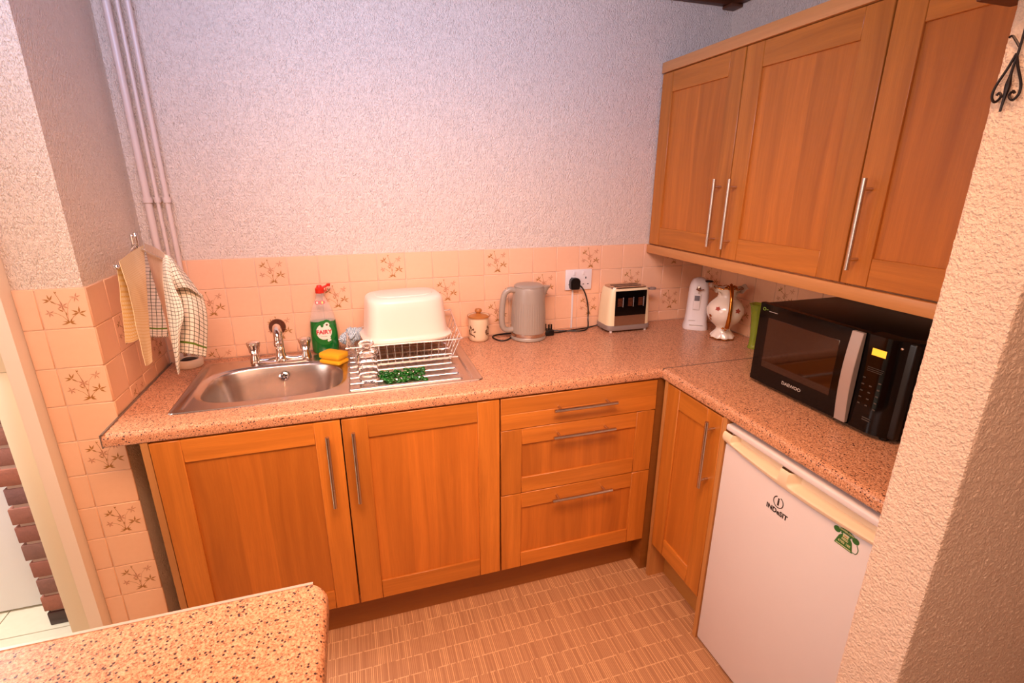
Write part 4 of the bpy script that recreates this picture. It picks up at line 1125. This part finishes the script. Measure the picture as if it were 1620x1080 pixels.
YR = [[(0.086, -0.45, 1.352), (0.058, -0.28, 1.357), (0.034, -0.1, 1.36)], [(0.097, -0.46, 1.281), (0.092, -0.38, 1.279), (0.089, -0.3, 1.28)], [(0.096, -0.46, 1.2), (0.096, -0.41, 1.186), (0.098, -0.37, 1.177)], [(0.096, -0.46, 1.052), (0.093, -0.43, 1.044), (0.096, -0.41, 1.047)]]
YL = [[(0.074, -0.44, 1.339), (0.076, -0.42, 1.335), (0.073, -0.38, 1.322)], [(0.061, -0.43, 1.25), (0.067, -0.41, 1.246), (0.07, -0.38, 1.239)], [(0.05, -0.42, 1.175), (0.058, -0.4, 1.169), (0.067, -0.38, 1.167)], [(0.043, -0.42, 1.114), (0.051, -0.4, 1.109), (0.063, -0.38, 1.112)]]
CI = [[(0.034, -0.1, 1.341), (0.036, -0.1, 1.341), (0.039, -0.1, 1.341)], [(0.054, -0.2, 1.264), (0.058, -0.18, 1.26), (0.064, -0.16, 1.256)], [(0.056, -0.24, 1.171), (0.068, -0.22, 1.165), (0.083, -0.2, 1.159)], [(0.051, -0.26, 1.09), (0.071, -0.24, 1.08), (0.099, -0.22, 1.074)]]
CB = [[(0.032, -0.09, 1.365), (0.117, -0.25, 1.363), (0.196, -0.42, 1.357)], [(0.064, -0.18, 1.322), (0.122, -0.3, 1.309), (0.178, -0.42, 1.324)], [(0.091, -0.25, 1.257), (0.132, -0.34, 1.262), (0.168, -0.42, 1.279)], [(0.122, -0.32, 1.185), (0.142, -0.36, 1.191), (0.166, -0.42, 1.206)], [(0.136, -0.36, 1.102), (0.149, -0.39, 1.089), (0.162, -0.42, 1.043)]]
CF = [[(0.18, -0.42, 1.351), (0.191, -0.43, 1.36), (0.2, -0.43, 1.355)], [(0.171, -0.42, 1.291), (0.192, -0.45, 1.292), (0.203, -0.45, 1.288)], [(0.163, -0.42, 1.206), (0.194, -0.45, 1.205), (0.218, -0.46, 1.21)], [(0.159, -0.42, 1.104), (0.179, -0.44, 1.112), (0.191, -0.44, 1.13)], [(0.157, -0.42, 1.005), (0.163, -0.43, 1.006), (0.165, -0.42, 1.01)]]
CT = [[(0.183, -0.41, 1.362), (0.193, -0.41, 1.361), (0.196, -0.39, 1.349)], [(0.196, -0.43, 1.339), (0.207, -0.42, 1.339), (0.209, -0.38, 1.318)], [(0.2, -0.44, 1.299), (0.22, -0.43, 1.303), (0.228, -0.38, 1.283)], [(0.199, -0.43, 1.266), (0.231, -0.43, 1.268), (0.252, -0.38, 1.227)]]
CR = [[(0.181, -0.4, 1.274), (0.221, -0.4, 1.272), (0.249, -0.37, 1.233)], [(0.184, -0.4, 1.217), (0.227, -0.41, 1.216), (0.252, -0.37, 1.18)], [(0.177, -0.4, 1.14), (0.22, -0.42, 1.138), (0.241, -0.37, 1.099)], [(0.166, -0.4, 1.068), (0.203, -0.41, 1.062), (0.23, -0.38, 1.041)]]
def bez(rows, u, v):
    def cr(p, t):
        n = len(p)-1; x = min(max(t, 0), 1)*n; i = min(int(x), n-1); f = x-i
        P = [Vector(p[max(i-1, 0)]), Vector(p[i]), Vector(p[i+1]), Vector(p[min(i+2, n)])]
        return .5*((2*P[1])+(P[2]-P[0])*f+(2*P[0]-5*P[1]+4*P[2]-P[3])*f*f+(3*P[1]-P[0]-3*P[2]+P[3])*f**3)
    return cr([cr(r, u) for r in rows], v)
def patch(parent, name, rows, mat, uvf, wob=.0015, label=None, fringe=0, nu=24, nv=40):
    b = B(); sd_ = random.uniform(0, 50)
    def fn(u, v):
        p = bez(rows, u, v)
        k = noise.noise(Vector((p.x*40+sd_, p.y*40, p.z*18)))*wob
        q = Vector((p.x+k, p.y+k*.6, p.z))
        if fringe and v > .999: q.z -= fringe*(int(u*nu) % 2)
        return q
    L0 = (Vector(rows[0][0])-Vector(rows[-1][0])).length; W0 = (Vector(rows[len(rows)//2][0])-Vector(rows[len(rows)//2][-1])).length
    b.grid(fn, nu, nv, uv=lambda u, v: uvf(u, v, W0, L0))
    bmesh.ops.recalc_face_normals(b.bm, faces=list(b.bm.faces))
    bmesh.ops.solidify(b.bm, geom=list(b.bm.faces), thickness=.0016)
    return obj(name, b, mat, parent, world=True, angle=70, label=label)
t = thing('tea_towel', 'yellow waffle tea towel on the nearer rail arm', 'tea towel', tuple(E1))
patch(t, 'front_fold', YR, M['t_yellow'], lambda u, v, w_, l_: (u*w_*3, v*l_))
patch(t, 'back_fold', YL, M['t_yellow2'], lambda u, v, w_, l_: (u*w_*2, v*l_))
t = thing('tea_towel', 'green checked cotton tea towel on the farther rail arm', 'tea towel', tuple(E2))
patch(t, 'inner_fold', CI, M['t_check'], lambda u, v, w_, l_: (u*.055*v+.2, (1-v)*l_), fringe=.008, nu=30)
patch(t, 'plain_side', CB, M['t_back'], lambda u, v, w_, l_: (u*w_, v*l_), label='plain cream reverse side')
patch(t, 'front_fold', CF, M['t_check'], lambda u, v, w_, l_: (u*.06+.005, (1-v)*l_+.06))
patch(t, 'top_fold', CT, M['t_check'], lambda u, v, w_, l_: (u*.07, (1-v)*l_*1.1+.06))
patch(t, 'outer_fold', CR, M['t_check'], lambda u, v, w_, l_: (u*.075+.004, (1-v)*l_), fringe=.004, nu=30)

# ------------------------------------------------------------------ wrought iron hook on the pillar
t = thing('iron_hook', 'black wrought-iron scroll ornament hanging on the stucco pillar', 'ornament', (1.622, -1.527, 1.70))
b = B()
b.tube([(0, -.002, .110), (0, -.002, .05), (0, 0, .02), (0, 0, -.005), (0, .001, -.036)], lambda u: .0017+.0022*math.exp(-((u-.72)/.10)**2), 8, smooth=5)
b.tube([(0, -.001, .048), (0, .006, .058), (0, .011, .064), (0, .015, .063)], .0016, 6, smooth=4)
for sy_ in (-1, 1):
    b.tube([(0, 0, .040), (0, sy_*.006, .022), (0, sy_*.015, .0), (0, sy_*.0165, -.014), (0, sy_*.011, -.022), (0, sy_*.005, -.016), (0, sy_*.008, -.010), (0, sy_*.011, -.013)], .0018, 7, smooth=5)
obj('scroll', b, M['iron'], t)
b = B(); b.box(-.002, .010, -.006, .002, .100, .116, .001); obj('fixing', b, M['iron'], t)
